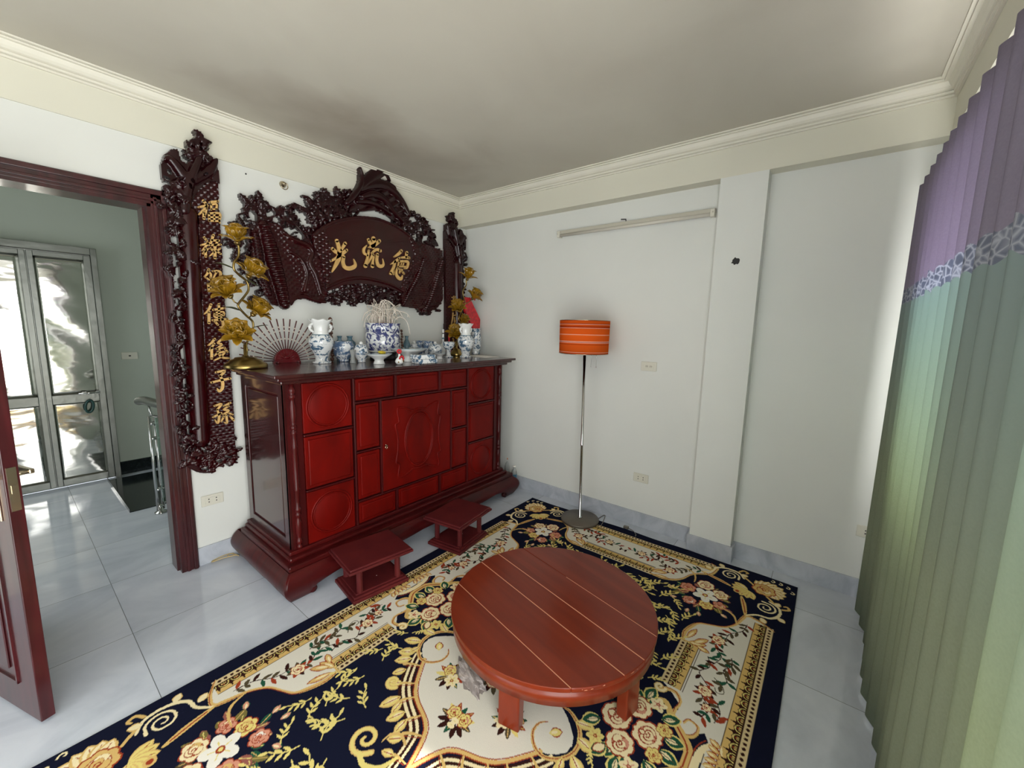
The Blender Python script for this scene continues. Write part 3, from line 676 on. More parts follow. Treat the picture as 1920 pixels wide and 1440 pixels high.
cd_ = MB(); pth = [tuple(at(*p, 'z', z)) for p in [(1172, 988), (1185, 994), (1192, 1002), (1191, 1006)]]
cd_.tube(smooth_path(pth, 6), .003, 6); q = at(1174, 989, 'z', .012); cd_.box(q[0]-.012, q[0]+.012, q[1]-.02, q[1]+.02, .004, .024, .004)
o = cd_.build('plug', 'greycord', fl, tuple(-_l))
cd_ = MB(); pth = [tuple(at(*p, 'z', .007)) for p in [(448, 1042), (430, 1036), (408, 1037), (394, 1046), (400, 1054), (420, 1048), (445, 1040), (430, 1044), (421, 1034), (425, 1024)]]
pth = [(p[0], min(p[1], -.016), .007+.004*(i % 3)) for i, p in enumerate(pth)]
cd_.tube(smooth_path(pth, 8), .0035, 8); tag(cd_.build('electric_cable', 'cord'), 'yellowed cord looped on the floor behind the cabinet corner', 'cable')
# crumpled film by the table leg
def film():
    b = bmesh.new(); bmesh.ops.create_icosphere(b, subdivisions=4, radius=1); r = random.Random(4)
    from mathutils import noise
    for v in b.verts:
        n = noise.noise(v.co*2.2)+.5*noise.noise(v.co*5.5+Vector((3, 1, 0)))+.25*noise.noise(v.co*11); v.co = Vector((v.co.x*.045, v.co.y*.10, max(0, v.co.z)*.028))*(1+.45*n)
    m = MB(); m._merge(b); return m
tag(film().build('plastic_film', 'film', None, (-1.775, -1.915, .010), (0, 0, R(-25))), 'crumpled clear plastic film lying on the rug beside the round table', 'film')
# bottles in the corner behind the cabinet
def bottle(u, vt, y, r, cap, label, band=None):
    q = at(u, vt, 'y', y); x, H = q[0], q[2]
    t = empty('plastic_bottle', (x, y, 0), label, 'bottle', group='empty plastic bottles in the corner')
    MB().lathe([(0, 0), (r*.8, 0), (r, .01), (r, .03), (r*.93, .035), (r, .04), (r, H*.30), (r*.9, H*.33), (r, H*.36), (r, H*.66), (r*.7, H*.80), (r*.36, H*.88), (.012, H*.94), (.012, H-.012)], seg=20).build('body', 'petclear', t)
    MB().lathe([(0, H-.016), (.0145, H-.016), (.0145, H), (0, H)], seg=16).build('cap', cap, t)
    if band: MB().lathe([(r+.0008, H*.38), (r+.0008, H*.6)], seg=20).build('label', band, t)
    return t
MAT['orange'] = simple('orange_cap', (226, 140, 90), .5); MAT['blueband'] = simple('blue_label', (70, 128, 160), .5); MAT['yellowcap'] = simple('yellow_cap', (236, 208, 96), .5)
bottle(953, 858, -.60, .034, 'orange', 'tall clear plastic bottle with orange cap beside the cabinet')
bottle(945.5, 867, -.51, .030, 'yellowcap', 'clear plastic bottle with yellow cap half hidden behind the cabinet')
bottle(964.5, 873, -.70, .028, 'paper', 'small clear plastic bottle with white cap and blue label by the cabinet foot', 'blueband')
q = at(942, 862, 'y', -.45); bg_ = MB(); bg_.ball((0, 0, .15), .15, (.35, .45, 1.0), 3)
tag(bg_.build('plastic_bag', 'film', None, (q[0]-.02, -.42, .0)), 'crumpled clear bag bulging from behind the cabinet above the bottles', 'bag')
# ------------------------------------------------------------------ carved boards
class Relief:
    """height field on the wall plane: polygons, ridges and leaf stamps, NaN where the board is pierced"""
    def __init__(s, x0, x1, z0, z1, res=.005):
        s.x0, s.z0, s.res = x0, z0, res; s.nx = int((x1-x0)/res)+1; s.nz = int((z1-z0)/res)+1
        s.X, s.Z = np.meshgrid(x0+np.arange(s.nx)*res, z0+np.arange(s.nz)*res); s.H = np.full(s.X.shape, -1.0)
    def win(s, xs, zs, pad=.02):
        i0 = max(0, int((min(xs)-pad-s.x0)/s.res)); i1 = min(s.nx, int((max(xs)+pad-s.x0)/s.res)+2)
        j0 = max(0, int((min(zs)-pad-s.z0)/s.res)); j1 = min(s.nz, int((max(zs)+pad-s.z0)/s.res)+2)
        return slice(j0, max(j0, j1)), slice(i0, max(i0, i1))
    def inside(s, poly, X, Z):
        c = np.zeros(X.shape, bool); n = len(poly)
        for i in range(n):
            x1, z1 = poly[i]; x2, z2 = poly[(i+1) % n]
            if z1 == z2: continue
            k = ((z1 > Z) != (z2 > Z)) & (X < (x2-x1)*(Z-z1)/(z2-z1)+x1); c ^= k
        return c
    def dist(s, path, X, Z, rad=None):
        D = np.full(X.shape, 9.0); T = np.zeros(X.shape); W_ = np.zeros(X.shape); acc = 0; n = len(path)
        for i in range(n-1):
            ax, az = path[i]; bx, bz = path[i+1]; dx, dz = bx-ax, bz-az; L2 = dx*dx+dz*dz+1e-12
            t = np.clip(((X-ax)*dx+(Z-az)*dz)/L2, 0, 1); d = np.hypot(X-ax-t*dx, Z-az-t*dz)
            if rad is not None: d = d/(rad[i]+(rad[i+1]-rad[i])*t)
            k = d < D; D[k] = d[k]; T[k] = (acc+t*math.sqrt(L2))[k]; acc += math.sqrt(L2)
        return D, T
    def poly(s, poly, fn):
        w_ = s.win([p[0] for p in poly], [p[1] for p in poly]); X, Z = s.X[w_], s.Z[w_]; k = s.inside(poly, X, Z)
        h = fn(X, Z) if callable(fn) else np.full(X.shape, fn); H = s.H[w_]; H[k] = np.maximum(H[k], h[k]); return k
    def hole(s, x, z, rx, rz=None, ang=0):
        rz = rz or rx; m = max(rx, rz); w_ = s.win([x-m, x+m], [z-m, z+m], .0); X, Z = s.X[w_]-x, s.Z[w_]-z
        a = X*math.cos(ang)+Z*math.sin(ang); b = -X*math.sin(ang)+Z*math.cos(ang); s.H[w_][(a/rx)**2+(b/rz)**2 < 1] = -1
    def ridge(s, pts, r, h, base=0.0, bead=0, k=1.0):
        pts = [(p[0], p[1]) for p in smooth_path([(a, b, 0) for a, b in pts], 6)]; n = len(pts)
        rad = r if not isinstance(r, (int, float)) else [r]*2
        rad = list(np.interp(np.linspace(0, 1, n), np.linspace(0, 1, len(rad)), rad)); m = max(rad)
        w_ = s.win([p[0] for p in pts], [p[1] for p in pts], m); X, Z = s.X[w_], s.Z[w_]; D, T = s.dist(pts, X, Z, rad)
        kk = D < 1; hh = base+h*np.sqrt(np.clip(1-D*D, 0, 1))
        if bead: hh = hh*(1-.35*(np.abs(((T/bead) % 1)-.5)*2)**2)
        H = s.H[w_]; H[kk] = np.maximum(H[kk], hh[kk])
    def leaf(s, x, z, a, L, W_, h, base):
        w_ = s.win([x-L, x+L], [z-L, z+L], 0); X, Z = s.X[w_]-x, s.Z[w_]-z
        u = (X*math.cos(a)+Z*math.sin(a))/L; v = (-X*math.sin(a)+Z*math.cos(a)); ww = W_*np.sin(PI*np.clip(u, 0, 1))**.7*(1+.12*np.sin(u*22))
        k = (u > 0) & (u < 1) & (np.abs(v) < ww); hh = base+h*(1-.55*(np.abs(v)/(ww+1e-6)))-.25*h*(np.abs(v) < .0022)+.1*h*np.sin(u*26+np.abs(v)*300)
        H = s.H[w_]; H[k] = np.maximum(H[k], hh[k])
    def rosette(s, x, z, r, h, base, n=6):
        w_ = s.win([x-r, x+r], [z-r, z+r], 0); X, Z = s.X[w_]-x, s.Z[w_]-z; d = np.hypot(X, Z)/r; t = np.arctan2(Z, X)
        k = d < (.82+.18*np.cos(n*t)); hh = base+h*(.55+.45*np.cos(n*t)*np.clip(d, 0, 1))*(1-d*.6)+h*.5*np.exp(-(d/.25)**2)
        H = s.H[w_]; H[k] = np.maximum(H[k], hh[k])
    def curl(s, x, z, r, a, sg, w, h, base):
        pts = [(x+r*(1-.8*t)*math.cos(a+sg*t*7.5), z+r*(1-.8*t)*math.sin(a+sg*t*7.5)) for t in np.linspace(0, 1, 10)]
        s.ridge(pts, [w*.6, w, w, w*.8], h, base)
    def foliage(s, poly, n, seed, base=.012, h=.024, sz=1.0, mix=(.5, .75, 1)):
        sz *= 1.3; n = int(n*.72)
        r = random.Random(seed); xs = [p[0] for p in poly]; zs = [p[1] for p in poly]; c = 0; tr = 0
        while c < n and tr < n*40:
            tr += 1; x = r.uniform(min(xs), max(xs)); z = r.uniform(min(zs), max(zs))
            if not s.inside(poly, np.array([x]), np.array([z]))[0]: continue
            q = r.random(); b = base*r.uniform(.6, 1.4); c += 1
            if q < mix[0]: s.leaf(x, z, r.uniform(0, 6.28), r.uniform(.035, .06)*sz, r.uniform(.011, .018)*sz, h, b)
            elif q < mix[1]: s.rosette(x, z, r.uniform(.016, .028)*sz, h, b, r.choice((5, 6, 7)))
            else: s.curl(x, z, r.uniform(.016, .026)*sz, r.uniform(0, 6.28), r.choice((-1, 1)), .0055*sz, h*.7, b)
    def build(s, y0, name, m, parent, off):
        K = s.H > -.5; nz, nx = K.shape; idx = -np.ones(K.shape, int); js, is_ = np.nonzero(K); idx[js, is_] = np.arange(len(js))
        Hs = s.H.copy(); V = np.c_[s.X[js, is_], -(y0+Hs[js, is_]), s.Z[js, is_]]-np.array(off)
        q = K[:-1, :-1] & K[1:, :-1] & K[:-1, 1:] & K[1:, 1:]; J, I = np.nonzero(q)
        F = np.c_[idx[J, I], idx[J, I+1], idx[J+1, I+1], idx[J+1, I]]
        qp = np.pad(q, 1); ed = []
        for (dj, di, a, b) in ((-1, 0, (0, 0), (0, 1)), (1, 0, (1, 1), (1, 0)), (0, -1, (1, 0), (0, 0)), (0, 1, (0, 1), (1, 1))):
            nb = qp[1+dj:1+dj+q.shape[0], 1+di:1+di+q.shape[1]]; J2, I2 = np.nonzero(q & ~nb)
            ed.append(np.c_[idx[J2+a[0], I2+a[1]], idx[J2+b[0], I2+b[1]]])
        E_ = np.vstack(ed); used = np.unique(E_); nb_ = len(V); bk = -np.ones(nb_, int); bk[used] = nb_+len(used)+np.arange(len(used)); tp = -np.ones(nb_, int); tp[used] = nb_+np.arange(len(used))
        Vb = V[used].copy(); Vb[:, 1] = -(y0-.009)-off[1]; V2 = np.vstack([V, V[used], Vb])
        S = np.c_[tp[E_[:, 1]], tp[E_[:, 0]], bk[E_[:, 0]], bk[E_[:, 1]]]
        me = bpy.data.meshes.new(name); AF = np.vstack([F, S]); me.vertices.add(len(V2)); me.vertices.foreach_set('co', V2.astype(np.float32).ravel())
        me.loops.add(len(AF)*4); me.loops.foreach_set('vertex_index', AF.astype(np.int32).ravel()); me.polygons.add(len(AF))
        me.polygons.foreach_set('loop_start', (np.arange(len(AF))*4).astype(np.int32)); sm = np.ones(len(AF), bool); me.polygons.foreach_set('use_smooth', sm)
        me.update(); me.validate(); return link(name, me, m, parent)
def scales(X, Z, s, base, h):
    r = np.floor(Z/(s*.55)); xo = X/s+.5*(r % 2); fx = (xo % 1)-.5; fz = (Z/(s*.55)) % 1; d = np.hypot(fx*1.1, (fz-1.0)*.75); return base+h*np.clip(1-d*1.1, 0, 1)

def px(pts, f, y=-.05):
    out = []
    for p in pts: q = at(*f(*p), 'y', y); out.append((q[0], q[2]))
    return out
# ---- main plaque
fq = lambda x, y: (420+x/3.84, 290+y/3.84)
pq_off = (-1.05, -.001, 2.05)
pq = empty('carved_plaque', pq_off, 'large carved dark rosewood plaque with three gilt characters above the altar', 'plaque')
YP = .03
def PX(*p): return px(p, fq, -.055)
X0_, X1_, Z0_, Z1_ = -2.10, .02, 1.55, 2.70
# centre board
rc = Relief(X0_, X1_, Z0_, Z1_)
cpoly = PX((640, 560), (700, 515), (800, 465), (950, 438), (1100, 450), (1230, 500), (1340, 580), (1400, 660), (1420, 740), (1360, 860), (1290, 1000), (1180, 960), (1000, 930), (860, 940), (740, 990), (715, 900), (690, 760), (640, 650))
rc.poly(cpoly, .030)
rc.ridge(PX((640, 575), (700, 530), (800, 480), (950, 452), (1100, 464), (1230, 515), (1335, 590), (1395, 670)), .010, .012, .030)
rc.ridge(PX((735, 960), (860, 905), (1000, 890), (1180, 930), (1290, 985)), .010, .012, .030)
band = PX((645, 580), (715, 535), (760, 640), (770, 780), (760, 900), (735, 975), (715, 900), (690, 760), (645, 650))
rc.poly(band, lambda X, Z: .034+.012*np.abs(np.sin((X+Z)*70))*np.abs(np.sin((X-Z*1.3)*55)))
band = PX((1330, 590), (1400, 660), (1420, 740), (1360, 860), (1290, 1000), (1275, 940), (1340, 800), (1370, 720))
rc.poly(band, lambda X, Z: .034+.012*np.abs(np.sin((X+Z)*70))*np.abs(np.sin((X-Z*1.3)*55)))
rc.build(YP, 'centre_board', 'carve', pq, pq_off)
# left and right scroll wings
def wing(poly, ridges, nm, sc=.035):
    r = Relief(X0_, X1_, Z0_, Z1_); p = PX(*poly)
    r.poly(p, lambda X, Z: scales(X, Z, sc, .014, .010)+.004*np.sin(X*40+Z*17)); 
    for (pts, rad, h, bead) in ridges: r.ridge(PX(*pts), rad, h, .014, bead)
    return r.build(YP, nm, 'carve', pq, pq_off)
wing([(215, 520), (290, 470), (400, 500), (470, 570), (640, 640), (690, 700), (700, 800), (730, 920), (750, 1010), (700, 1078), (620, 1042), (520, 1045), (500, 1085), (440, 1105), (340, 1080), (290, 1000), (230, 880), (190, 760)],
     [([(285, 500), (330, 640), (360, 760), (400, 900), (440, 1080)], [.030, .045, .05, .045, .035], .045, .028), ([(430, 560), (520, 620), (600, 650), (640, 700), (620, 780), (660, 860), (700, 1000)], [.012, .018, .014, .018, .012], .02, 0),
      ([(220, 560), (250, 700), (270, 850), (330, 1000)], [.02, .028, .028, .015], .03, .02), ([(480, 700), (560, 760), (600, 860), (580, 980)], .012, .02, 0), ([(480, 1060), (560, 1020), (660, 1050), (730, 1060)], .014, .018, 0)], 'scroll_wing')
wing([(1400, 640), (1480, 650), (1578, 690), (1586, 860), (1580, 1040), (1550, 1100), (1440, 1148), (1390, 1110), (1290, 1095), (1275, 1020), (1340, 880), (1410, 740)],
     [([(1440, 750), (1400, 870), (1340, 980), (1290, 1080)], [.018, .024, .020, .014], .035, .02), ([(1572, 760), (1535, 900), (1490, 1030), (1440, 1130)], [.022, .03, .026, .016], .04, .022), ([(1400, 1110), (1480, 1090), (1560, 1070)], .014, .02, 0)], 'scroll_wing')
# pierced foliage at the top and foot
rf = Relief(X0_, X1_, Z0_, Z1_)
def fol(poly, n, seed, **k): rf.foliage(PX(*poly), n, seed, **k)
fol([(160, 380), (190, 320), (250, 300), (290, 330), (290, 470), (300, 560), (220, 560), (200, 470), (165, 430)], 60, 1)
fol([(20, 560), (60, 490), (180, 480), (230, 560), (240, 700), (230, 900), (290, 1010), (200, 1030), (170, 900), (30, 700), (10, 640)], 75, 2)
fol([(290, 400), (360, 400), (480, 380), (540, 430), (640, 540), (640, 640), (540, 620), (440, 500), (320, 480)], 62, 3, mix=(.2, .35, 1))
fol([(540, 350), (600, 310), (660, 280), (740, 250), (780, 300), (860, 250), (920, 270), (930, 420), (800, 470), (700, 520), (640, 560), (600, 440)], 150, 4)
fol([(1190, 440), (1300, 380), (1350, 425), (1410, 425), (1470, 480), (1515, 540), (1535, 600), (1572, 670), (1565, 740), (1440, 720), (1400, 640), (1330, 570), (1230, 490)], 115, 5)
fol([(735, 950), (860, 900), (1000, 890), (1180, 920), (1295, 985), (1290, 1080), (1180, 1085), (1040, 1075), (880, 1075), (760, 1060)], 150, 6, mix=(.2, .8, 1))
fol([(1420, 1080), (1500, 1090), (1565, 1060), (1545, 1130), (1440, 1148)], 26, 7)
rf.poly(PX((735, 960), (860, 905), (1000, 895), (1180, 925), (1290, 990), (1280, 1050), (1180, 1055), (1040, 1045), (880, 1050), (760, 1040)), .008)
for pts, w_ in [([(110, 430), (160, 420), (200, 450), (260, 480)], .008), ([(300, 380), (340, 370), (370, 400), (360, 450)], .011), ([(380, 420), (420, 400), (470, 430), (530, 440)], .011), ([(330, 470), (390, 455), (410, 500), (440, 520)], .010), ([(520, 350), (560, 370), (610, 400)], .009), ([(880, 370), (940, 350), (980, 400), (960, 430)], .009), ([(580, 295), (620, 310), (640, 350)], .012), ([(1480, 480), (1450, 500), (1420, 480)], .008), ([(1525, 540), (1480, 540), (1450, 560)], .008), ([(450, 470), (520, 500), (580, 560), (640, 570)], .010), ([(1430, 720), (1500, 740), (1565, 760)], .008)]:
    rf.ridge(PX(*pts), w_, .018, .016)
for (x, z, r_) in [(215, 320, .03), (265, 330, .022), (175, 360, .024), (730, 262, .03), (830, 262, .028), (880, 262, .022), (680, 290, .03), (660, 450, .045), (720, 460, .04), (1410, 440, .026), (1370, 430, .024), (480, 370, .02)]:
    q = PX((x, z))[0]; rf.rosette(q[0], q[1], r_, .030, .026)
for (x, z, rx, rz) in [(215, 440, .02, .03), (385, 465, .022, .016), (360, 420, .016, .012), (560, 585, .022, .022), (455, 420, .012, .016), (480, 540, .018, .014), (1150, 440, .03, .012), (780, 985, .02, .009), (830, 970, .022, .008), (1170, 980, .022, .010), (600, 500, .016, .012), (235, 960, .03, .010), (1460, 560, .014, .008), (1540, 660, .018, .010), (915, 375, .022, .008)]:
    q = PX((x, z))[0]; rf.hole(q[0], q[1], rx, rz, .3)
rf.build(.012, 'pierced_foliage', 'carvedark', pq, pq_off)
# bird tail finial
rb = Relief(X0_, X1_, Z0_, 2.86)
body = PX((900, 420), (930, 330), (990, 260), (1060, 205), (1160, 195), (1230, 240), (1300, 330), (1345, 430), (1330, 520), (1260, 500), (1190, 440), (1100, 400), (1000, 410))
rb.poly(body, lambda X, Z: .020+.006*np.sin(X*60-Z*90))
for pts, w_ in [([(990, 250), (1060, 215), (1150, 212), (1225, 260), (1290, 340), (1335, 430)], [.02, .035, .038, .034, .028, .02]), ([(1000, 300), (1080, 280), (1160, 320), (1220, 400), (1290, 480)], [.02, .03, .03, .025, .015]), ([(960, 340), (1040, 340), (1120, 370), (1200, 430)], [.015, .02, .02, .012])]: rb.ridge(PX(*pts), w_, .024, .022)
rb.ridge(PX((995, 235), (1050, 175), (1110, 125), (1170, 108), (1225, 125), (1245, 160)), [.02, .045, .05, .04, .024, .010], .03, .02)
rb.ridge(PX((1170, 140), (1190, 170), (1200, 190)), [.02, .014, .005], .02, .02)
rb.ridge(PX((978, 100), (995, 170), (975, 240), (930, 300), (880, 350)), [.014, .022, .022, .028, .02], .035, .02)
rb.ridge(PX((1180, 200), (1230, 230), (1243, 262)), [.02, .012, .004], .02, .02)
rb.build(.02, 'bird_tail_finial', 'carvedark', pq, pq_off)

def glyph(strokes, f, yw, name, parent, off, scale, mir=False, cx=0):
    """gilt brush strokes with real thickness, standing on the board at wall distance yw"""
    m = MB()
    for pts, w_ in strokes:
        q = px(pts, f, -yw); n = len(q); sp = [(p.x, p.z) for p in smooth_path([(a, 0, b) for a, b in q], 5)]
        wl = w_ if isinstance(w_, (list, tuple)) else [w_, w_]
        wd = np.interp(np.linspace(0, 1, len(sp)), np.linspace(0, 1, len(wl)), wl)/scale/2
        if mir: sp = [(2*cx-a, b) for a, b in sp]
        vs = []; fs = []; K = 10
        for (a, b), r in zip(sp, wd):   # flattened capsule chain
            pass
        L_, R_ = [], []
        for i, (a, b) in enumerate(sp):
            a0, b0 = sp[max(0, i-1)]; a1, b1 = sp[min(len(sp)-1, i+1)]; dx, dz = a1-a0, b1-b0; l = math.hypot(dx, dz) or 1; nx_, nz_ = -dz/l*wd[i], dx/l*wd[i]
            L_.append((a+nx_, b+nz_)); R_.append((a-nx_, b-nz_))
        def cap(c, p0, r):
            a0 = math.atan2(p0[1]-c[1], p0[0]-c[0]); return [(c[0]+r*math.cos(a0-t), c[1]+r*math.sin(a0-t)) for t in (PI*.25, PI*.5, PI*.75)]
        poly = L_+cap(sp[-1], L_[-1], wd[-1])+R_[::-1]+cap(sp[0], R_[0], wd[0])
        d0, d1 = -yw+.004, -yw-.006
        n = len(L_); vs = []
        for (a, b) in L_+R_: vs.append((a-off[0], d1-off[1], b-off[2]))
        for (a, b) in L_+R_: vs.append((a-off[0], d0-off[1], b-off[2]))
        for i in range(n-1): fs += [(i, i+1, n+i+1, n+i), (2*n+i, 3*n+i, 3*n+i+1, 2*n+i+1), (i, 2*n+i, 2*n+i+1, i+1), (n+i, n+i+1, 3*n+i+1, 3*n+i)]
        m.raw(vs, fs)
        for c, rr in ((sp[0], wd[0]), (sp[-1], wd[-1])):
            k = 12; vv = [(c[0]+rr*math.cos(2*PI*t/k)-off[0], dd-off[1], c[1]+rr*math.sin(2*PI*t/k)-off[2]) for dd in (d1, d0) for t in range(k)]
            m.raw(vv, [tuple(range(k))]+[(t, (t+1) % k, k+(t+1) % k, k+t) for t in range(k)])
    return m.build(name, 'gold', parent)
fp = lambda x, y: (600+x/9.6, 430+y/9.6)
G3 = [
 [([(300, 205), (330, 300), (345, 400), (325, 540), (270, 660), (210, 770)], [60, 60, 80, 75, 55, 15]), ([(222, 350), (280, 405), (340, 440)], [55, 60, 40]), ([(450, 255), (415, 310), (375, 380)], [60, 50, 35]), ([(190, 575), (280, 520), (400, 435), (475, 375)], [30, 40, 60, 50]), ([(425, 495), (410, 590), (445, 680), (530, 705), (615, 670), (632, 620), (602, 535)], [50, 60, 65, 70, 65, 45, 8])],
 [([(868, 185), (895, 240), (930, 300)], [45, 55, 45]), ([(960, 165), (970, 240), (950, 320)], [70, 70, 60]), ([(1065, 210), (1010, 260), (930, 310), (870, 325)], [55, 55, 50, 20]), ([(835, 290), (785, 360), (795, 430), (850, 470)], [12, 45, 45, 30]), ([(875, 380), (855, 500), (830, 600), (815, 660)], [30, 40, 50, 65]), ([(1080, 385), (1010, 365), (930, 425)], [55, 45, 30]), ([(945, 450), (900, 540), (865, 610)], [35, 30, 20]), ([(965, 470), (945, 590), (940, 665)], [30, 35, 60]), ([(1030, 450), (1020, 560), (1050, 650), (1110, 662), (1140, 625), (1125, 530)], [45, 50, 60, 55, 35, 8])],
 [([(1460, 390), (1400, 450), (1330, 495)], [50, 45, 20]), ([(1415, 525), (1345, 580), (1270, 630)], [40, 40, 15]), ([(1350, 580), (1320, 690), (1270, 795)], [40, 45, 50]), ([(1560, 420), (1545, 500)], [50, 40]), ([(1440, 512), (1530, 505), (1600, 515)], [25, 40, 45]), ([(1420, 560), (1400, 685)], [24, 24]), ([(1420, 575), (1575, 585), (1565, 680), (1520, 705)], [30, 45, 40, 25]), ([(1465, 600), (1450, 660)], [16, 16]), ([(1505, 600), (1490, 655)], [20, 18]), ([(1400, 672), (1545, 672)], [24, 24]), ([(1385, 700), (1370, 800), (1405, 870), (1455, 890), (1482, 830)], [20, 40, 55, 50, 12]), ([(1440, 730), (1430, 785)], [22, 22]), ([(1475, 755), (1510, 800)], [34, 30]), ([(1395, 712), (1480, 725)], [20, 20]), ([(1325, 740), (1322, 810)], [24, 26])]]
for i, g in enumerate(G3): glyph(g, fp, YP+.036, 'gilt_character', pq, pq_off, 9.6*[235, 215, 200][i])

# ---- the two couplet boards
f1 = lambda x, y: (280+x/4.3633, 230+y/4.3633); f2 = lambda x, y: (280+x/4, 540+y/4)
I1 = lambda u, v: ((u-280)*4.3633, (v-230)*4.3633)
pid = lambda x, y: (x, y)
def PP(*p): return px(p, pid, -.055)
CXL = -2.155
def couplet(mir):
    cx = CXL; off = (CXL, 0, 1.6) if not mir else (-.088, 0, 1.6)
    t = empty('couplet_board', off, ('tall carved rosewood couplet board with seven gilt characters left of the altar' if not mir else 'tall carved rosewood couplet board in the corner behind the right lotus lamp'), 'couplet board', group='carved couplet boards')
    def B(r, nm, m, y0):
        if mir: r.X = (off[0]+CXL)-r.X; r.X = r.X  # mirrored about its own axis
        o = r.build(y0, nm, m, t, off)
        if mir: o.data.flip_normals()
        return o
    new = lambda: Relief(-2.34, -1.98, .58, 2.68, .005)
    # scaly field
    r = new(); r.poly(PP((340, 345), (352, 315), (372, 290), (392, 286), (404, 300), (411, 325), (413, 385), (418, 470), (424, 560), (431, 640), (439, 740), (444, 845), (400, 850), (392, 840), (386, 740), (380, 600), (376, 480), (372, 400), (340, 400)), lambda X, Z: scales(X, Z, .034, .020, .014))
    r.ridge(PP((375, 400), (379, 520), (386, 650), (391, 760), (396, 838)), .006, .01, .024, .012); B(r, 'scale_field', 'carve', .015)
    # smooth half-round shaft
    r = new(); r.ridge(PP((352, 400), (358, 500), (363, 600), (370, 700), (378, 825)), .052, .050, .012); B(r, 'shaft', 'carve', .015)
    # pierced strip
    r = new(); r.foliage(PP((306, 350), (345, 350), (352, 500), (342, 600), (350, 720), (360, 840), (340, 845), (330, 700), (326, 600), (322, 480), (308, 400)), 210, 8, sz=.8)
    rr = random.Random(3)
    r.ridge(PP((318, 390), (326, 520), (332, 620), (340, 740), (350, 850)), .012, .012, .01, .05)
    for v in (450, 483, 495, 522, 536, 566, 588, 722, 762): q = PP((312+(v-380)*.075+6, v))[0]; r.hole(q[0], q[1], .008, .016)
    B(r, 'pierced_edge', 'carvedark', .047 if not mir else .012)
    # lotus leaf crown
    r = new(); crown = PP((302, 330), (300, 310), (308, 288), (322, 278), (334, 278), (341, 300), (350, 305), (362, 290), (385, 285), (398, 292), (408, 308), (413, 328), (413, 345), (400, 340), (385, 345), (370, 362), (352, 400), (318, 392), (312, 350))
    r.poly(crown, lambda X, Z: .030+.002*np.sin(X*70+Z*18)); r.ridge(PP((345, 330), (320, 300), (308, 300)), [.03, .02, .01], .015, .04); r.ridge(PP((352, 345), (392, 320), (405, 300)), [.02, .025, .01], .015, .038)
    r.ridge(PP((345, 395), (352, 350), (372, 300)), [.03, .028, .02], .03, .035)
    r.foliage(PP((312, 345), (350, 330), (352, 400), (315, 400)), 22, 9, base=.04)
    for (x, z, a, b_, g) in [(318, 322, .012, .006, -1), (313, 334, .016, .006, -.5), (313, 343, .010, .010, 0), (359, 341, .008, .010, .5), (384, 328, .012, .006, .6), (396, 333, .008, .007, 0), (406, 342, .006, .008, 0), (354, 350, .005, .012, .3)]:
        q = PP((x, z))[0]; r.hole(q[0], q[1], a, b_, g)
    B(r, 'lotus_leaf_crown', 'carvedark', .022)
    r = new(); r.foliage(PP((352, 275), (357, 262), (368, 252), (380, 253), (392, 265), (395, 270), (386, 282), (396, 300), (380, 312), (352, 300)), 52, 10, base=.03, sz=.75)
    r.ridge(PP((350, 272), (362, 266), (378, 262), (396, 268)), [.008, .016, .018, .006], .02, .035); r.ridge(PP((357, 290), (372, 292), (372, 310)), .022, .02, .03)
    B(r, 'flower_finial', 'carvedark', .015)
    r = new(); r.foliage(PP((355, 830), (443, 822), (447, 838), (445, 855), (447, 868), (425, 868), (400, 885), (372, 880), (346, 872), (350, 858), (362, 850)), 92, 11, base=.02, sz=.9)
    r.ridge(PP((348, 868), (370, 882), (395, 884), (420, 866), (446, 868)), [.012, .014, .012, .014, .008], .02, .02); r.ridge(PP((362, 850), (390, 852), (410, 838), (430, 845)), .012, .02, .02)
    for (x, z) in [(433, 834), (413, 864), (358, 840)]: q = PP((x, z))[0]; r.hole(q[0], q[1], .012, .007)
    B(r, 'carved_foot', 'carve', .012)
    return t, off
tl_, offL = couplet(False)
tr_, offR = couplet(True)
YG = .050
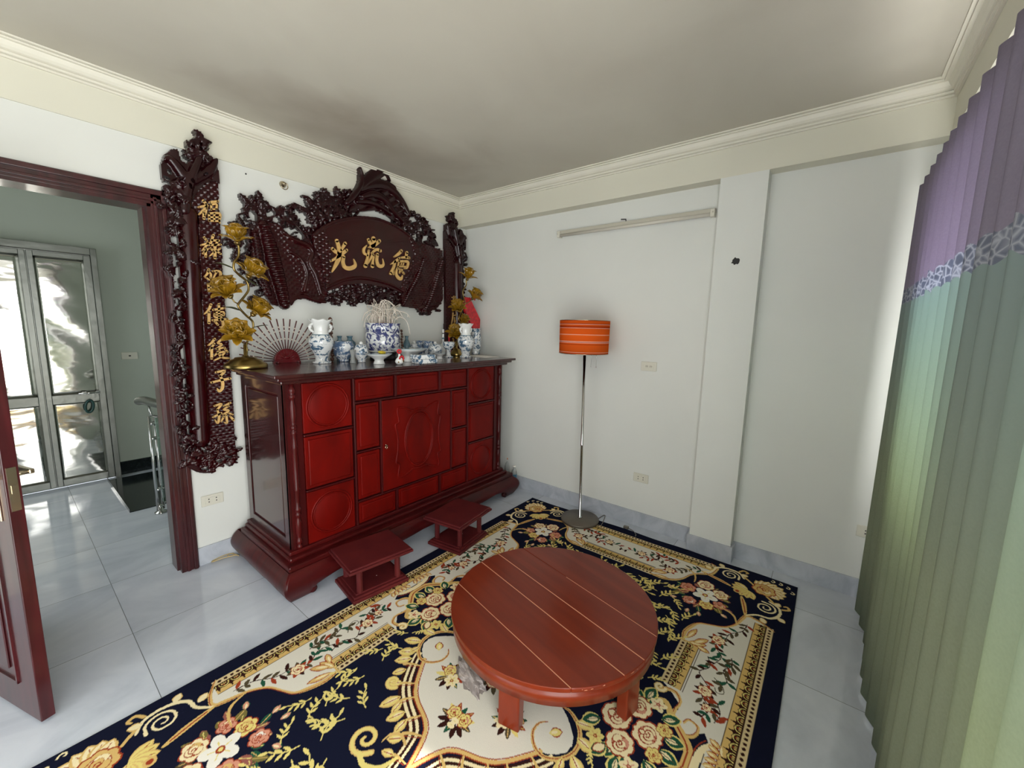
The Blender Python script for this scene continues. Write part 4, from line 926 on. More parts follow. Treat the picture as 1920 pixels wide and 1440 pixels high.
A1 = [
 [([(440, 640), (465, 668)], 18), ([(402, 692), (470, 680)], [14, 18]), ([(466, 688), (405, 752)], [18, 10]), ([(443, 735), (446, 785)], 18), ([(468, 705), (452, 762)], 12), ([(492, 652), (560, 645)], [14, 18]), ([(503, 672), (506, 712)], 13), ([(503, 672), (548, 668), (545, 708)], 13), ([(506, 710), (545, 707)], 11), ([(485, 742), (490, 802)], 14), ([(485, 744), (574, 744), (570, 806)], 15), ([(490, 803), (572, 806)], 14), ([(530, 744), (530, 804)], 12), ([(487, 774), (572, 774)], 12), ([(572, 800), (576, 824)], [14, 6])],
 [([(448, 940), (468, 966)], 16), ([(422, 1003), (485, 985)], [12, 16]), ([(478, 990), (430, 1047)], [16, 8]), ([(457, 1030), (460, 1096)], 16), ([(482, 1030), (438, 1070)], [10, 14]), ([(522, 922), (508, 962), (498, 1000)], [18, 14, 10]), ([(512, 963), (566, 966)], 16), ([(556, 966), (546, 996)], 14), ([(494, 1002), (582, 998)], 15), ([(535, 1002), (536, 1108)], 19), ([(500, 1028), (522, 1052)], 14), ([(578, 1028), (550, 1052)], 13), ([(528, 1060), (490, 1094)], [12, 8]), ([(546, 1050), (580, 1072)], [12, 16])],
 [([(485, 1200), (470, 1240), (450, 1258)], [16, 14, 10]), ([(480, 1218), (502, 1240), (500, 1268)], 14), ([(460, 1268), (498, 1290)], 12), ([(518, 1215), (578, 1222), (572, 1296), (558, 1300)], [14, 18, 16, 8]), ([(548, 1222), (520, 1275)], [14, 9]), ([(480, 1318), (486, 1380)], 15), ([(480, 1320), (552, 1317), (548, 1384)], 15), ([(486, 1380), (548, 1382)], 14), ([(515, 1318), (516, 1380)], 12), ([(482, 1350), (550, 1348)], 12)]]
A2 = [
 [([(460, 125), (442, 165), (412, 195)], [18, 14, 8]), ([(446, 180), (446, 262)], 17), ([(478, 165), (562, 150)], 15), ([(520, 122), (521, 238)], 15), ([(490, 186), (555, 180), (551, 216)], 12), ([(490, 186), (492, 220), (551, 216)], 12), ([(490, 203), (552, 199)], 10), ([(474, 242), (584, 233)], 15), ([(546, 236), (552, 288), (528, 292)], [17, 16, 8]), ([(492, 252), (512, 276)], 14)],
 [([(488, 382), (466, 410), (440, 430)], [16, 14, 8]), ([(485, 418), (462, 450), (445, 472)], [15, 12, 8]), ([(466, 448), (466, 528)], 16), ([(545, 383), (512, 412), (542, 424), (500, 456)], [16, 12, 14, 10]), ([(508, 456), (562, 446)], 14), ([(568, 458), (584, 478)], 14), ([(524, 468), (488, 508)], [14, 8]), ([(508, 487), (562, 480), (530, 520), (486, 542)], [12, 14, 12, 8]), ([(520, 495), (552, 522), (600, 526)], [12, 16, 12])],
 [([(498, 632), (562, 622), (528, 662)], [14, 20, 14]), ([(466, 708), (530, 692), (604, 678)], [16, 16, 18]), ([(530, 660), (547, 700), (546, 750), (522, 774), (508, 752)], [14, 20, 20, 18, 6])],
 [([(488, 884), (538, 870), (508, 912)], [14, 16, 12]), ([(508, 912), (522, 960), (512, 1012), (490, 988)], [12, 16, 15, 6]), ([(478, 968), (536, 938)], [13, 16]), ([(604, 862), (555, 884)], [16, 10]), ([(592, 886), (556, 912), (594, 918), (550, 948)], [14, 12, 14, 9]), ([(590, 936), (622, 948)], 13), ([(574, 950), (581, 1010), (558, 1006)], [14, 15, 6]), ([(556, 964), (538, 1002)], [14, 9]), ([(605, 962), (630, 990)], [12, 17])]]
for g in A1: glyph(g, f1, YG, 'gilt_character', tl_, offL, 4.3633*300)
for g in A2: glyph(g, f2, YG, 'gilt_character', tl_, offL, 4*300)
f5 = lambda x, y: (820+x/5.14, 400+y/5.14)
A3 = [
 [([(140, 810), (175, 812)], [10, 14]), ([(158, 800), (152, 880)], 12), ([(175, 800), (165, 850)], 9), ([(140, 850), (170, 862)], 9)],
 [([(150, 960), (145, 1020), (130, 1085)], [12, 10, 8]), ([(148, 985), (185, 980)], 11), ([(165, 1005), (165, 1070)], 11), ([(180, 940), (185, 1010), (200, 1080)], [11, 11, 8]), ([(185, 1020), (165, 1060)], 8), ([(190, 965), (196, 975)], 9)],
 [([(150, 1205), (160, 1250)], [14, 9]), ([(150, 1255), (185, 1240)], 10), ([(170, 1260), (150, 1300), (190, 1290)], [10, 10, 9]), ([(165, 1300), (185, 1320)], 9)]]
for g in A3: glyph(g, f5, YG, 'gilt_character', tr_, offR, 5.14*205)
# ------------------------------------------------------------------ things on the altar
TZ = CT+.001
def spot(u, y):
    """x on the cabinet top for a thing seen at column u standing y from the wall"""
    v = 670
    for _ in range(4):
        q = at(u, v, 'y', y); d = np.array([q[0], y, CT])-CAM; zz = d@_fw; v = 720-FPX*(d@_up)/zz
    return q[0]
def ppm(x, y): return FPX/((np.array([x, y, CT])-CAM)@_fw)
def hgt(u, v, y): return at(u, v, 'y', y)[2]-CT
def lathe_thing(name, u, y, prof, w, vtop, m, label, cat, group=None, seg=32, wob=None, wpx=None):
    """prof in (0..1 of half width, 0..1 of height)"""
    x = spot(u, y); r = w/2/ppm(x, y); h = hgt(u, vtop, y)
    return x, r, h
def vase(u, y, w, vtop, label, handles=True, m='bw'):
    x, r, h = lathe_thing('', u, y, None, w, vtop, m, '', '')
    t = empty('baluster_vase', (x, y, TZ), label, 'vase', group='porcelain vases on the altar')
    pr = [(0, 0), (.74, 0), (.76, .03), (.62, .05), (.52, .075), (.52, .12), (.62, .20), (.86, .33), (1.0, .46), (.98, .54), (.82, .60), (.70, .63), (.68, .64)]
    MB().lathe([(a*r, b*h) for a, b in pr], seg=40).build('body', m, t)
    def wb(rr, z, a): k = max(0, (z/h-.78)/.22); return rr*(1+.05*k*math.cos(7*a)), z-.028*h*k*(1-math.cos(7*a))*.5
    MB().lathe([(a*r, b*h) for a, b in [(.68, .64), (.58, .70), (.56, .78), (.66, .88), (.86, .96), (.92, 1.0), (.86, .985), (.60, .88), (.5, .78), (.5, .66)]], seg=48, wob=wb).build('fluted_neck', 'white', t)
    MB().lathe([(.70*r, .635*h), (.71*r, .65*h), (.68*r, .65*h)], seg=40).build('blue_ring', 'bluejar', t)
    if handles:
        for s in (-1, 1):
            hd = MB(); hd.tube(smooth_path([(s*.55*r, 0, .90*h), (s*.95*r, 0, .84*h), (s*.9*r, 0, .76*h), (s*.65*r, 0, .70*h)], 5), .10*r, 8).ball((s*.92*r, 0, .82*h), .16*r).ball((s*.80*r, 0, .73*h), .12*r); hd.build('handle', 'white', t)
    return t
vase(604, -.27, 43, 598, 'tall white porcelain vase with blue landscape, leftmost vase before the fan')
vase(873, -.47, 30, 606, 'white porcelain vase with blue flowers near the right end of the altar')
x = spot(892, -.24); y = -.24
t = empty('cylinder_vase', (x, y, TZ), 'straight white vase with blue flowers at the right end, behind the fluted vase', 'vase', group='porcelain vases on the altar')
r = 9.5/ppm(x, y); h = hgt(892, 616, y)
MB().lathe([(0, 0), (.8*r, 0), (.85*r, .04*h), (.75*r, .1*h), (1.0*r, .3*h), (1.02*r, .6*h), (.9*r, .8*h), (.95*r, .97*h), (1.0*r, h), (.9*r, h), (.85*r, .8*h)], seg=32).build('body', 'bw', t)
# red foil packet standing in it
q0 = at(877, 560, 'y', -.22); q1 = at(893, 616, 'y', -.22)
m = MB(); a, b_ = (q0[0], q0[2]), (q1[0], q1[2]); wd = .048
m.prism([(a[0]-wd, a[1]), (a[0]-.01, a[1]+.012), (a[0]+wd*.6, a[1]-.005), (b_[0]+wd*.9, b_[1]+.09), (b_[0]+wd*.75, b_[1]-.03), (b_[0]-wd*.8, b_[1]-.03), (a[0]-wd*.9, a[1]-.12)], -.232, -.208, 'y')
for k in range(9): m.ball((a[0]-wd+.018*k, -.22, a[1]+.004*math.sin(k*2)), .010, (1, 1, 1.2), 1)
tag(m.build('red_packet', 'redfoil'), 'shiny red foil packet leaning out of the straight vase in the corner', 'packet')

# lotus lamps
def petal(m, c, dirv, upv, L, W_, cup, mat=None):
    d = Vector(dirv).normalized(); u = Vector(upv).normalized(); s = d.cross(u).normalized(); n = 7; k = 4; vs = []; fs = []
    for i in range(n+1):
        t = i/n; w_ = W_*math.sin(PI*min(1, t*.90+.05))**.6*(1-.10*t)
        if i == n: w_ = W_*.10
        cc = Vector(c)+d*(L*t)+u*(cup*L*math.sin(t*PI*.62)**1.5)
        for j in range(k+1):
            e = j/k*2-1; vs.append(tuple(cc+s*(w_*e)+u*(w_*.45*e*e)))
    for i in range(n):
        for j in range(k): a = i*(k+1)+j; fs.append((a, a+1, a+k+2, a+k+1))
    m.raw(vs, fs, True)
def lotus(parent, c, r, axis, openk, seed):
    A = Vector(axis).normalized(); B = A.orthogonal().normalized(); C_ = A.cross(B)
    f = None
    for ring, (n, L, el, w_) in enumerate(((7, 1.0, .15*openk, .36), (7, 1.08, .50+.1*openk, .50), (6, 1.0, .95, .52), (4, .8, 1.25, .5))):
        m = MB()
        for k in range(n):
            a = 2*PI*k/n+ring*.5+seed; rad = B*math.cos(a)+C_*math.sin(a); d = rad*math.cos(el)+A*math.sin(el); u = A*math.cos(el)-rad*math.sin(el)
            petal(m, c+A*r*.08, d, u, r*L, r*w_*.74, .22+.16*ring)
        o = m.build('petal_ring', 'amber', f or parent)
        sd_ = o.modifiers.new('t', 'SOLIDIFY'); sd_.thickness = .0015
        if f is None: f = o; o.name = 'lotus_flower'
    cp = MB(); cp.lathe([(0, -.012), (.010, -.010), (.016, 0), (.018, .006), (0, .008)], seg=16, mat=Matrix.Translation(c) @ A.to_track_quat('Z', 'Y').to_matrix().to_4x4()); cp.build('flower_cup', 'brass', f)
def lotus_lamp(u, y, label, flowers, stem, basew, scale=1.0):
    x = spot(u, y); t = empty('lotus_lamp', (x, y, TZ), label, 'lamp', group='brass lotus lamps on the altar'); off = Vector((x, y, TZ))
    R_ = basew/2/ppm(x, y)
    MB().lathe([(0, 0), (R_, 0), (R_*1.02, .006), (R_*1.02, .016), (R_*.97, .026), (R_*.80, .036), (R_*.76, .046), (R_*.55, .054), (R_*.50, .062), (R_*.2, .066), (.010, .075), (.008, .14)], seg=48).build('base', 'brass', t)
    pts = [Vector(tuple(at(a, b, 'y', y+dy)))-off for a, b, dy in stem]
    MB().tube(smooth_path(pts, 7), .0062*scale, 8).build('stem', 'brass', t)
    for i, (a, b, rr, ax, ok, dy) in enumerate(flowers):
        c = Vector(tuple(at(a, b, 'y', y+dy)))-off; lotus(t, c, rr*1.15, ax, ok, i*1.3)
        d_ = min(pts, key=lambda p: (p-c).length); MB().tube([d_, (d_+c)/2+Vector((0, 0, -.01)), c], .004, 6).build('flower_stalk', 'brass', t)
    return t, off, pts
fs_ = [(445, 456, .080, (-.1, -.2, 1), .6, 0), (466, 519, .088, (.35, -.4, .8), .8, .01), (432, 556, .088, (-.45, -.35, .8), .9, -.01), (474, 590, .085, (.4, -.45, .7), .9, 0), (447, 633, .085, (-.25, -.6, .6), .9, -.02)]
stm = [(462, 672, 0), (463, 655, 0), (462, 645, 0), (473, 622, .01), (474, 604, .01), (462, 592, .0), (449, 578, -.01), (447, 570, -.01), (458, 556, .0), (466, 543, .01), (463, 528, .01), (449, 516, .0), (439, 505, -.01), (439, 492, -.01), (447, 481, 0), (448, 468, 0), (447, 460, 0)]
lt, lo_, lp = lotus_lamp(462, -.30, 'brass lamp with five amber glass lotus flowers at the left end of the altar', fs_, stm, 69)
for (u_, v_, d_, L_, w_) in ((449, 582, (-1, -.2, .1), .075, .018), (474, 614, (1, -.3, .1), .08, .010), (438, 503, (-1, 0, .12), .09, .012), (463, 525, (.8, .2, -.5), .07, .012)):
    lf_ = MB(); petal(lf_, Vector(tuple(at(u_, v_, 'y', -.3)))-lo_, d_, (0, 0, 1), L_, w_, .1); o = lf_.build('metal_leaf', 'leafgreen', lt); o.modifiers.new('t', 'SOLIDIFY').thickness = .0015
fs_ = [(876, 524, .085, (.1, -.3, 1), .8, 0), (886, 560, .082, (.5, -.3, .8), .9, 0), (858, 582, .080, (-.4, -.4, .8), .9, 0), (866, 606, .07, (.3, -.4, .8), .9, 0), (852, 630, .085, (-.3, -.5, .7), .9, -.02)]
stm = [(856, 664, 0), (857, 650, 0), (862, 635, 0), (868, 622, .01), (866, 608, 0), (860, 598, -.01), (864, 585, 0), (872, 570, .01), (869, 556, 0), (868, 545, 0), (874, 535, 0), (874, 526, 0)]
lotus_lamp(856, -.26, 'brass lamp with amber glass lotus flowers at the right end of the altar', fs_, stm, 24)

# ribbed fan against the wall
u0, v0 = 537, 668; fy = -.10; q = at(u0, v0, 'y', fy)
fx = q[0]; fn = empty('ribbed_fan', (fx, fy, TZ), 'open display fan of thin ribs with red half-round hub behind the vase', 'fan')
Hb = .0
for k in range(21):
    a = R(2+176*k/20); L_ = .285; m = MB(); dx, dz = math.cos(a), math.sin(a); lean = .06
    def pt(r): return (dx*r, lean*dz*r, .012+dz*r)
    m.tube([pt(.07), pt(L_)], [.003, .0042], 6)
    rb_ = m.build('rib', 'rib', fn)
    m = MB()
    for rr in (.145, .20, .225): m.tube([pt(rr), pt(rr+.009)], .0052, 6)
    m.build('rib_band', 'ribpale', rb_)
m = MB(); pr = [(.083*math.cos(a), .012+.083*math.sin(a)) for a in np.linspace(0, PI, 25)]+[(-.09, .0), (.09, .0)]
m.prism(pr, -.012, .004, 'y'); hb = m.build('hub', 'redfan', fn)
m = MB()
for k in range(9): a = R(15+150*k/8); m.tube([(.03*math.cos(a), -.013, .016+.03*math.sin(a)), (.072*math.cos(a), -.013, .016+.072*math.sin(a))], .0022, 6)
m.tube([(.080*math.cos(a), -.013, .012+.080*math.sin(a)) for a in np.linspace(0, PI, 25)], .004, 6); m.ball((0, -.012, .035), .013, (1.5, .4, .8)); m.build('relief', 'redfan', hb)
MB().box(-.075, -.060, -.045, .045, 0, .012, .003).box(.060, .075, -.045, .045, 0, .012, .003).build('stand_foot', 'redfan', fn)

# big censer pot on a black stand with curled sticks
u, y = 719, -.205; x = spot(u, y); P_ = ppm(x, y); r = 31/P_; zt = at(u, 606, 'y', y)[2]-TZ; zb = at(u, 659, 'y', y)[2]-TZ
t = empty('stand', (x, y, TZ), 'low round black stand beneath the blue and white incense pot', 'stand')
MB().lathe([(0, 0), (r*.75, 0), (r*.8, .008), (r*.7, .02), (r*.78, zb-.004), (r*.85, zb-.001), (0, zb-.001)], seg=36).build('top', 'black', t)
cp = empty('incense_pot', (x, y, TZ+zb), 'large blue and white cylindrical incense pot full of curled pale sticks', 'pot'); hh = zt-zb
MB().lathe([(0, 0), (r*.80, 0), (r*.84, .02*hh), (r*.86, .06*hh), (r*.98, .18*hh), (r, .30*hh), (r, .76*hh)], seg=56).build('body', 'bwdense', cp)
MB().lathe([(r, .76*hh), (r*1.0, .80*hh), (r*1.0, .96*hh), (r*1.04, .98*hh), (r*1.04, hh), (r*.92, hh), (r*.9, .8*hh), (0, .8*hh)], seg=56).build('rim_band', 'bwdense', cp)
MB().lathe([(r*.82, .0), (r*.86, .012), (r*.86, .0)], seg=56).build('foot_ring', 'white', cp)
sr = random.Random(21); sm_ = []
for k in range(58):
    a = sr.uniform(0, 6.28); r0 = r*.75*math.sqrt(sr.random()); r1 = r0+sr.uniform(-.05, r*.85); Hs_ = sr.uniform(.05, .19); a2 = a+sr.uniform(-2.0, 2.0); drop = sr.uniform(.0, .12) if sr.random() < .6 else 0
    pts = [(r0*math.cos(a), r0*math.sin(a), hh*.8), (r0*math.cos(a)*1.05, r0*math.sin(a)*1.05, hh+Hs_*.5), ((r0+r1)/2*math.cos((a+a2)/2), (r0+r1)/2*math.sin((a+a2)/2), hh+Hs_), (r1*math.cos(a2), r1*math.sin(a2), hh+Hs_*.8-drop*.3), ((r1+.02)*math.cos(a2), (r1+.02)*math.sin(a2), hh+Hs_*.5-drop)]
    pts = [(a_, b_*(.55 if b_ > 0 else 1), c_) for a_, b_, c_ in pts]; MB().tube(smooth_path(pts, 5), .0028, 5).build('incense_stick', 'stick', cp)
MB().tube([(-r*.8+.035*math.cos(a), -.01, hh+.035+.035*math.sin(a)) for a in np.linspace(0, 6.28, 25)[:-1]], .002, 5, closed=True).build('incense_ring', 'stick', cp)
m = MB()
for k in range(14): m.tube([(-.03+.003*k, .0, hh*.8), (-.035+.004*k, .0, hh+.045+.006*(k % 3))], .0015, 5)
m.build('red_stick_ends', 'red', cp)

def simple_pot(name, u, y, w, vtop, prof, m, label, cat, group=None, parts=(), vbase=None):
    x = spot(u, y); P_ = ppm(x, y); r = w/2/P_; h = hgt(u, vtop, y); z0 = 0
    t = empty(name, (x, y, TZ), label, cat, group=group)
    MB().lathe([(a*r, b*h) for a, b in prof], seg=36).build('body', m, t)
    for (nm, pf, mm) in parts: MB().lathe([(a*r, b*h) for a, b in pf], seg=28).build(nm, mm, t)
    return t, x, r, h
JAR = [(0, 0), (.5, 0), (.52, .05), (.5, .08), (.75, .2), (.97, .42), (1.0, .6), (.92, .78), (.78, .86), (.80, .92), (.74, .92), (.7, .85)]
simple_pot('ribbed_jar', 645, -.24, 38, 640, [(0, 0), (.5, 0), (.52, .06), (.46, .09), (.70, .16), (.85, .32), (.93, .36), (.96, .62), (1, .66), (.98, .80), (.84, .92), (.84, 1), (.78, 1), (.76, .9)], 'bwband', 'round blue and white banded jar right beside the tall left vase', 'jar')
for (u, w) in ((638, 17), (657, 21)):
    simple_pot('bottle_vase', u, -.08, w, 630, [(0, 0), (.7, 0), (.75, .06), (.7, .12), (.95, .3), (1.0, .55), (.95, .72), (.5, .82), (.38, .86), (.42, .93), (.52, .96), (.52, 1), (.4, 1)], 'bluejar', ('smaller ' if u == 638 else 'larger ')+'blue-green bottle vase behind the banded jar, '+('left one of the two' if u == 638 else 'right one of the two'), 'vase', 'small bottle vases')
simple_pot('clear_vial', 662, -.40, 11, 656, [(0, 0), (.9, 0), (1, .05), (.6, .5), (1, .95), (1, 1), (.9, 1), (.5, .5)], 'petclear', 'small clear glass standing right of the banded jar', 'glass')
def lidded(u, y, w, vt, label, m='bw'):
    t, x, r, h = simple_pot('lidded_jar', u, y, w, vt, [(0, 0), (.55, 0), (.57, .06), (.5, .1), (.85, .25), (1, .45), (.95, .65), (.78, .74), (.78, .78)], m, label, 'jar', 'small lidded porcelain jars')
    l = MB().lathe([(.84*r, .76*h), (.84*r, .79*h), (.55*r, .86*h), (.15*r, .89*h)], seg=28).build('lid', m, t); MB().ball((0, 0, .93*h), .07*h+.003).build('lid_knob', 'white', l)
lidded(678, -.36, 26, 641, 'small white lidded jar left of the incense pot')
lidded(777, -.10, 15, 640, 'small white lidded jar between blue bottle and blue tea bowls')
lidded(816, -.34, 26, 641, 'blue and white lidded jar at the right of the tea bowls')
simple_pot('bottle_vase', 763, -.09, 15, 630, [(0, 0), (.7, 0), (.75, .06), (.7, .1), (1.0, .35), (.95, .55), (.5, .78), (.35, .84), (.38, .93), (.5, 1), (.38, 1)], 'bluejar', 'small dark blue-green bottle vase right of the incense pot', 'vase', 'small bottle vases')
def dish(u, y, w, vt, label, foot=.45, m='white', group='porcelain offering dishes'):
    x = spot(u, y); P_ = ppm(x, y); r = w/2/P_; h = hgt(u, vt, y)
    t = empty('footed_dish', (x, y, TZ), label, 'dish', group=group)
    MB().lathe([(0, 0), (foot*r, 0), (foot*r*.95, .06*h), (foot*r*.75, .35*h), (foot*r*.9, .5*h), (.75*r, .75*h), (r, h*.97), (r, h), (.96*r, h), (.6*r, .78*h), (0, .68*h)], seg=48).build('bowl', m, t)
    MB().lathe([(r*1.001, h*.955), (r*1.004, h*.98), (r*.99, h*1.003), (r*.97, h*1.003)], seg=48).build('blue_rim', 'bluejar', t); return t, x, r, h
t, x, r, h = dish(711, -.55, 48, 663, 'white footed dish holding a yellow folded cloth, in front of the incense pot')
m = MB(); [m.ball((x+.25*r+.014*math.cos(k), -.55+.012*math.sin(k*2), TZ+h+.006+.004*(k % 2)), .016, (1.2, .8, .5), 2) for k in range(4)]; tag(m.build('yellow_cloth', 'yellow'), 'crumpled yellow cloth in the white footed dish', 'cloth')
dish(766, -.50, 68, 653, 'wide shallow white plate with blue rim in the middle of the altar', .4)
dish(824, -.47, 26, 662, 'small white dish with blue rim beside the patterned porcelain boxes', .5)
# small red flower vase
u, y = 749, -.68; x = spot(u, y); t = empty('red_flower_vase', (x, y, TZ), 'tiny white vase with red flowers at the front of the altar', 'vase')
h = hgt(u, 664, y); MB().lathe([(0, 0), (.014, 0), (.026, .012), (.030, .024), (.022, .040), (.008, .055), (.008, h), (.005, h)], seg=24).build('body', 'white', t)
m = MB(); fr = random.Random(2)
for (cx_, cz_, n_, s_) in ((.006, .045, 8, .016), (0, h+.018, 7, .014)):
    for k in range(n_): a = 2*PI*k/n_; m.ball((cx_+s_*math.cos(a), -.018 if cz_ < .06 else 0, cz_+s_*.8*math.sin(a)), .008, (1, .6, 1), 1)
m.build('red_flower', 'red', t); MB().ball((.012, -.026, .026), .009, (1, .5, .8), 1).ball((-.02, -.02, .02), .008, (1, .5, .8), 1).build('gilt_leaf', 'brass', t)
# porcelain boxes
for (u, y, z0, wv, hv, lab) in ((796, -.70, 0, .16, .032, 'lower blue patterned white porcelain tray box at the altar front'), (793, -.70, .033, .15, .032, 'upper blue patterned white porcelain box resting on the lower one')):
    x = spot(u, y); o = MB().box(-wv/2, wv/2, -.055, .055, 0, hv, .006).build('porcelain_box', 'bw', None, (x, y, TZ+z0)); tag(o, lab, 'box', 'patterned porcelain boxes')
# tea bowls
for (u, y, w, vt, lab) in ((789, -.085, 20, 639, 'blue and white square-looking tea bowl left of a pair behind the plate'), (803, -.21, 21, 640, 'blue and white tea bowl right of a pair behind the plate')):
    simple_pot('tea_bowl', u, y, w, vt, [(0, 0), (.5, 0), (.5, .1), (.8, .3), (1, .98), (1, 1), (.93, 1), (.7, .35), (0, .3)], 'bwband', lab, 'bowl', 'blue tea bowls')
# stem cup, candle-shaped pagoda, red spire
simple_pot('stem_cup', 841, -.37, 23, 641, [(0, 0), (.80, 0), (.82, .04), (.4, .10), (.34, .2), (.36, .46), (.5, .52), (.88, .66), (1, .85), (.98, 1), (.9, 1), (.8, .7), (0, .55)], 'bw', 'tall white and blue stem cup near the right lotus lamp', 'cup')
simple_pot('slim_bottle', 831, -.20, 8, 617, [(0, 0), (1.3, 0), (1.4, .3), (1.2, .42), (.5, .5), (.45, .62), (.55, .63), (.55, .68), (.42, .7), (.42, .86), (.5, .87), (.5, .98), (0, 1)], 'white', 'slim white spindle-shaped bottle behind the stem cup', 'bottle', parts=(('blue_band', [(.58, .63), (.6, .68)], 'bluejar'), ('dark_band', [(.52, .82), (.53, .85)], 'black')))
simple_pot('red_spire', 842, -.10, 7, 622, [(0, 0), (1.3, 0), (1.2, .3), (.5, .5), (.4, .7), (.6, .75), (.4, .85), (0, 1)], 'red', 'small red spire-shaped ornament behind the stem cup', 'ornament')
# bead columns
for (u, y, vt, vb, lab) in ((754, -.20, 618, 650, 'column of brown beads standing right of the incense pot'), (623, -.18, 595, 640, 'column of brown and red beads behind the left vase')):
    x = spot(u, y); H_ = hgt(u, vt, y); n = 10; m = MB()
    for k in range(n): m.ball((.004*math.sin(k*2), 0, H_*(k+.5)/n), H_/n*.56, (.9, .9, 1), 1)
    tag(m.build('bead_column', 'bead', None, (x, y, TZ)), lab, 'beads', 'bead columns')
q = [at(*p, 'z', TZ+.002) for p in [(900, 669), (945, 667), (930, 670), (898, 671)]]
x0, x1 = -.40, -.07
tag(MB().box(-.26, -.075, -.62, -.33, TZ, TZ+.003).build('paper_sheet', 'paper'), 'white paper sheet lying on the right end of the altar top', 'paper')
# ------------------------------------------------------------------ rug
RES = .0030; QW, QH = 1.5, 1.0; nU = int(QW/RES)+1; nV = int(QH/RES)+1
UU, VV = np.meshgrid(np.arange(nU)*RES, np.arange(nV)*RES); IMG = np.zeros((nV, nU, 3), np.float32)
def C3(*c): return np.array(lin(c), np.float32)
NAVY = C3(15, 20, 42); CREAM = C3(224, 219, 204); GOLD = C3(218, 182, 112); YEL = C3(230, 212, 128); DK = C3(52, 24, 20); RB = C3(158, 62, 36); PINK = C3(214, 150, 124); PALE = C3(242, 226, 180); GRN = C3(34, 84, 62); OLV = C3(84, 74, 52); WH = C3(240, 236, 224); BEIGE = C3(218, 196, 150)
IMG[:] = NAVY
def W(us, vs, p=0):
    return slice(max(0, int((min(vs)-p)/RES)), max(0, min(nV, int((max(vs)+p)/RES)+2))), slice(max(0, int((min(us)-p)/RES)), max(0, min(nU, int((max(us)+p)/RES)+2)))
_rl = Relief(0, .01, 0, .01)
def fill(poly, col):
    w_ = W([p[0] for p in poly], [p[1] for p in poly]); k = _rl.inside(poly, UU[w_], VV[w_]); IMG[w_][k] = col
def line(pts, wd, col, sm=True):
    if sm and len(pts) > 2: pts = [(p[0], p[1]) for p in smooth_path([(a, b, 0) for a, b in pts], 6)]
    n = len(pts); ww = list(wd) if isinstance(wd, (list, tuple)) else [wd, wd]; rad = np.interp(np.linspace(0, 1, n), np.linspace(0, 1, len(ww)), ww)/2
    w_ = W([p[0] for p in pts], [p[1] for p in pts], max(rad)); D, _ = _rl.dist(pts, UU[w_], VV[w_], rad); IMG[w_][D < 1] = col
def disc(u, v, r, col, asp=1, a=0):
    w_ = W([u], [v], r*max(1, asp)); X = UU[w_]-u; Y = VV[w_]-v; c, s = math.cos(a), math.sin(a); IMG[w_][((X*c+Y*s)/asp)**2+(-X*s+Y*c)**2 < r*r] = col
def lf(u, v, a, L, w_, col, edge=None, vein=None):
    def pl(L, w_, du=0): return [(u+(L*t+du)*math.cos(a)-s*w_*math.sin(PI*t)**.8*math.sin(a), v+(L*t+du)*math.sin(a)+s*w_*math.sin(PI*t)**.8*math.cos(a)) for s, tt in ((1, np.linspace(0, 1, 8)), (-1, np.linspace(1, 0, 8)[1:-1])) for t in tt]
    if edge is not None: fill(pl(L*1.06, w_*1.35), edge)
    fill(pl(L, w_), col)
    if edge is not None: fill([(p[0]+.10*w_*math.cos(a+1.57)+.12*L*math.cos(a), p[1]+.10*w_*math.sin(a+1.57)+.12*L*math.sin(a)) for p in pl(L*.62, w_*.42)], PALE)
    if vein is not None: line([(u+.1*L*math.cos(a), v+.1*L*math.sin(a)), (u+.85*L*math.cos(a), v+.85*L*math.sin(a))], .0032, vein, False)
def rose(u, v, r, c1=PALE, c2=PINK, c3=RB, n=7, ph=0):
    for k in range(n): a = 2*PI*k/n+ph; disc(u+.62*r*math.cos(a), v+.62*r*math.sin(a), .46*r, c3)
    for k in range(n): a = 2*PI*k/n+ph; disc(u+.60*r*math.cos(a), v+.60*r*math.sin(a), .38*r, c1)
    disc(u, v, .60*r, c3); disc(u, v, .55*r, c2)
    for k, (da, rr, q) in enumerate(((ph, .34, .30), (ph+2.1, .32, .28), (ph+4.2, .34, .27), (ph+1.0, .12, .26))):
        x, y = u+rr*r*math.cos(da), v+rr*r*math.sin(da); disc(x, y, (q+.045)*r, c3, 1.25, da+1.57); disc(x-.03*r, y+.03*r, q*r, (c1, c2, c1, c1)[k], 1.25, da+1.57)
    line([(u+.18*r*math.cos(t)*(1-t/9), v+.18*r*math.sin(t)*(1-t/9)) for t in np.linspace(ph, ph+5.5, 9)], .05*r+.002, c3)
def daisy(u, v, r, c1=WH, c2=YEL, c3=RB, n=5, ph=0):
    for k in range(n):
        a = 2*PI*k/n+ph; disc(u+.55*r*math.cos(a), v+.55*r*math.sin(a), .34*r, c1, 1.35, a); line([(u, v), (u+.55*r*math.cos(a), v+.55*r*math.sin(a))], .004, c2, False)
    disc(u, v, .22*r, c3); disc(u, v, .12*r, c2)
def spiral(u, v, r, a, sg, turns, w_, col, edge=None):
    pts = [(u+r*(1-.85*t)*math.cos(a+sg*t*turns*6.283), v+r*(1-.85*t)*math.sin(a+sg*t*turns*6.283)) for t in np.linspace(0, 1, 14)]
    if edge is not None: line(pts, [w_*1.7, w_*1.4, w_], edge)
    line(pts, [w_, w_*.9, w_*.6], col)
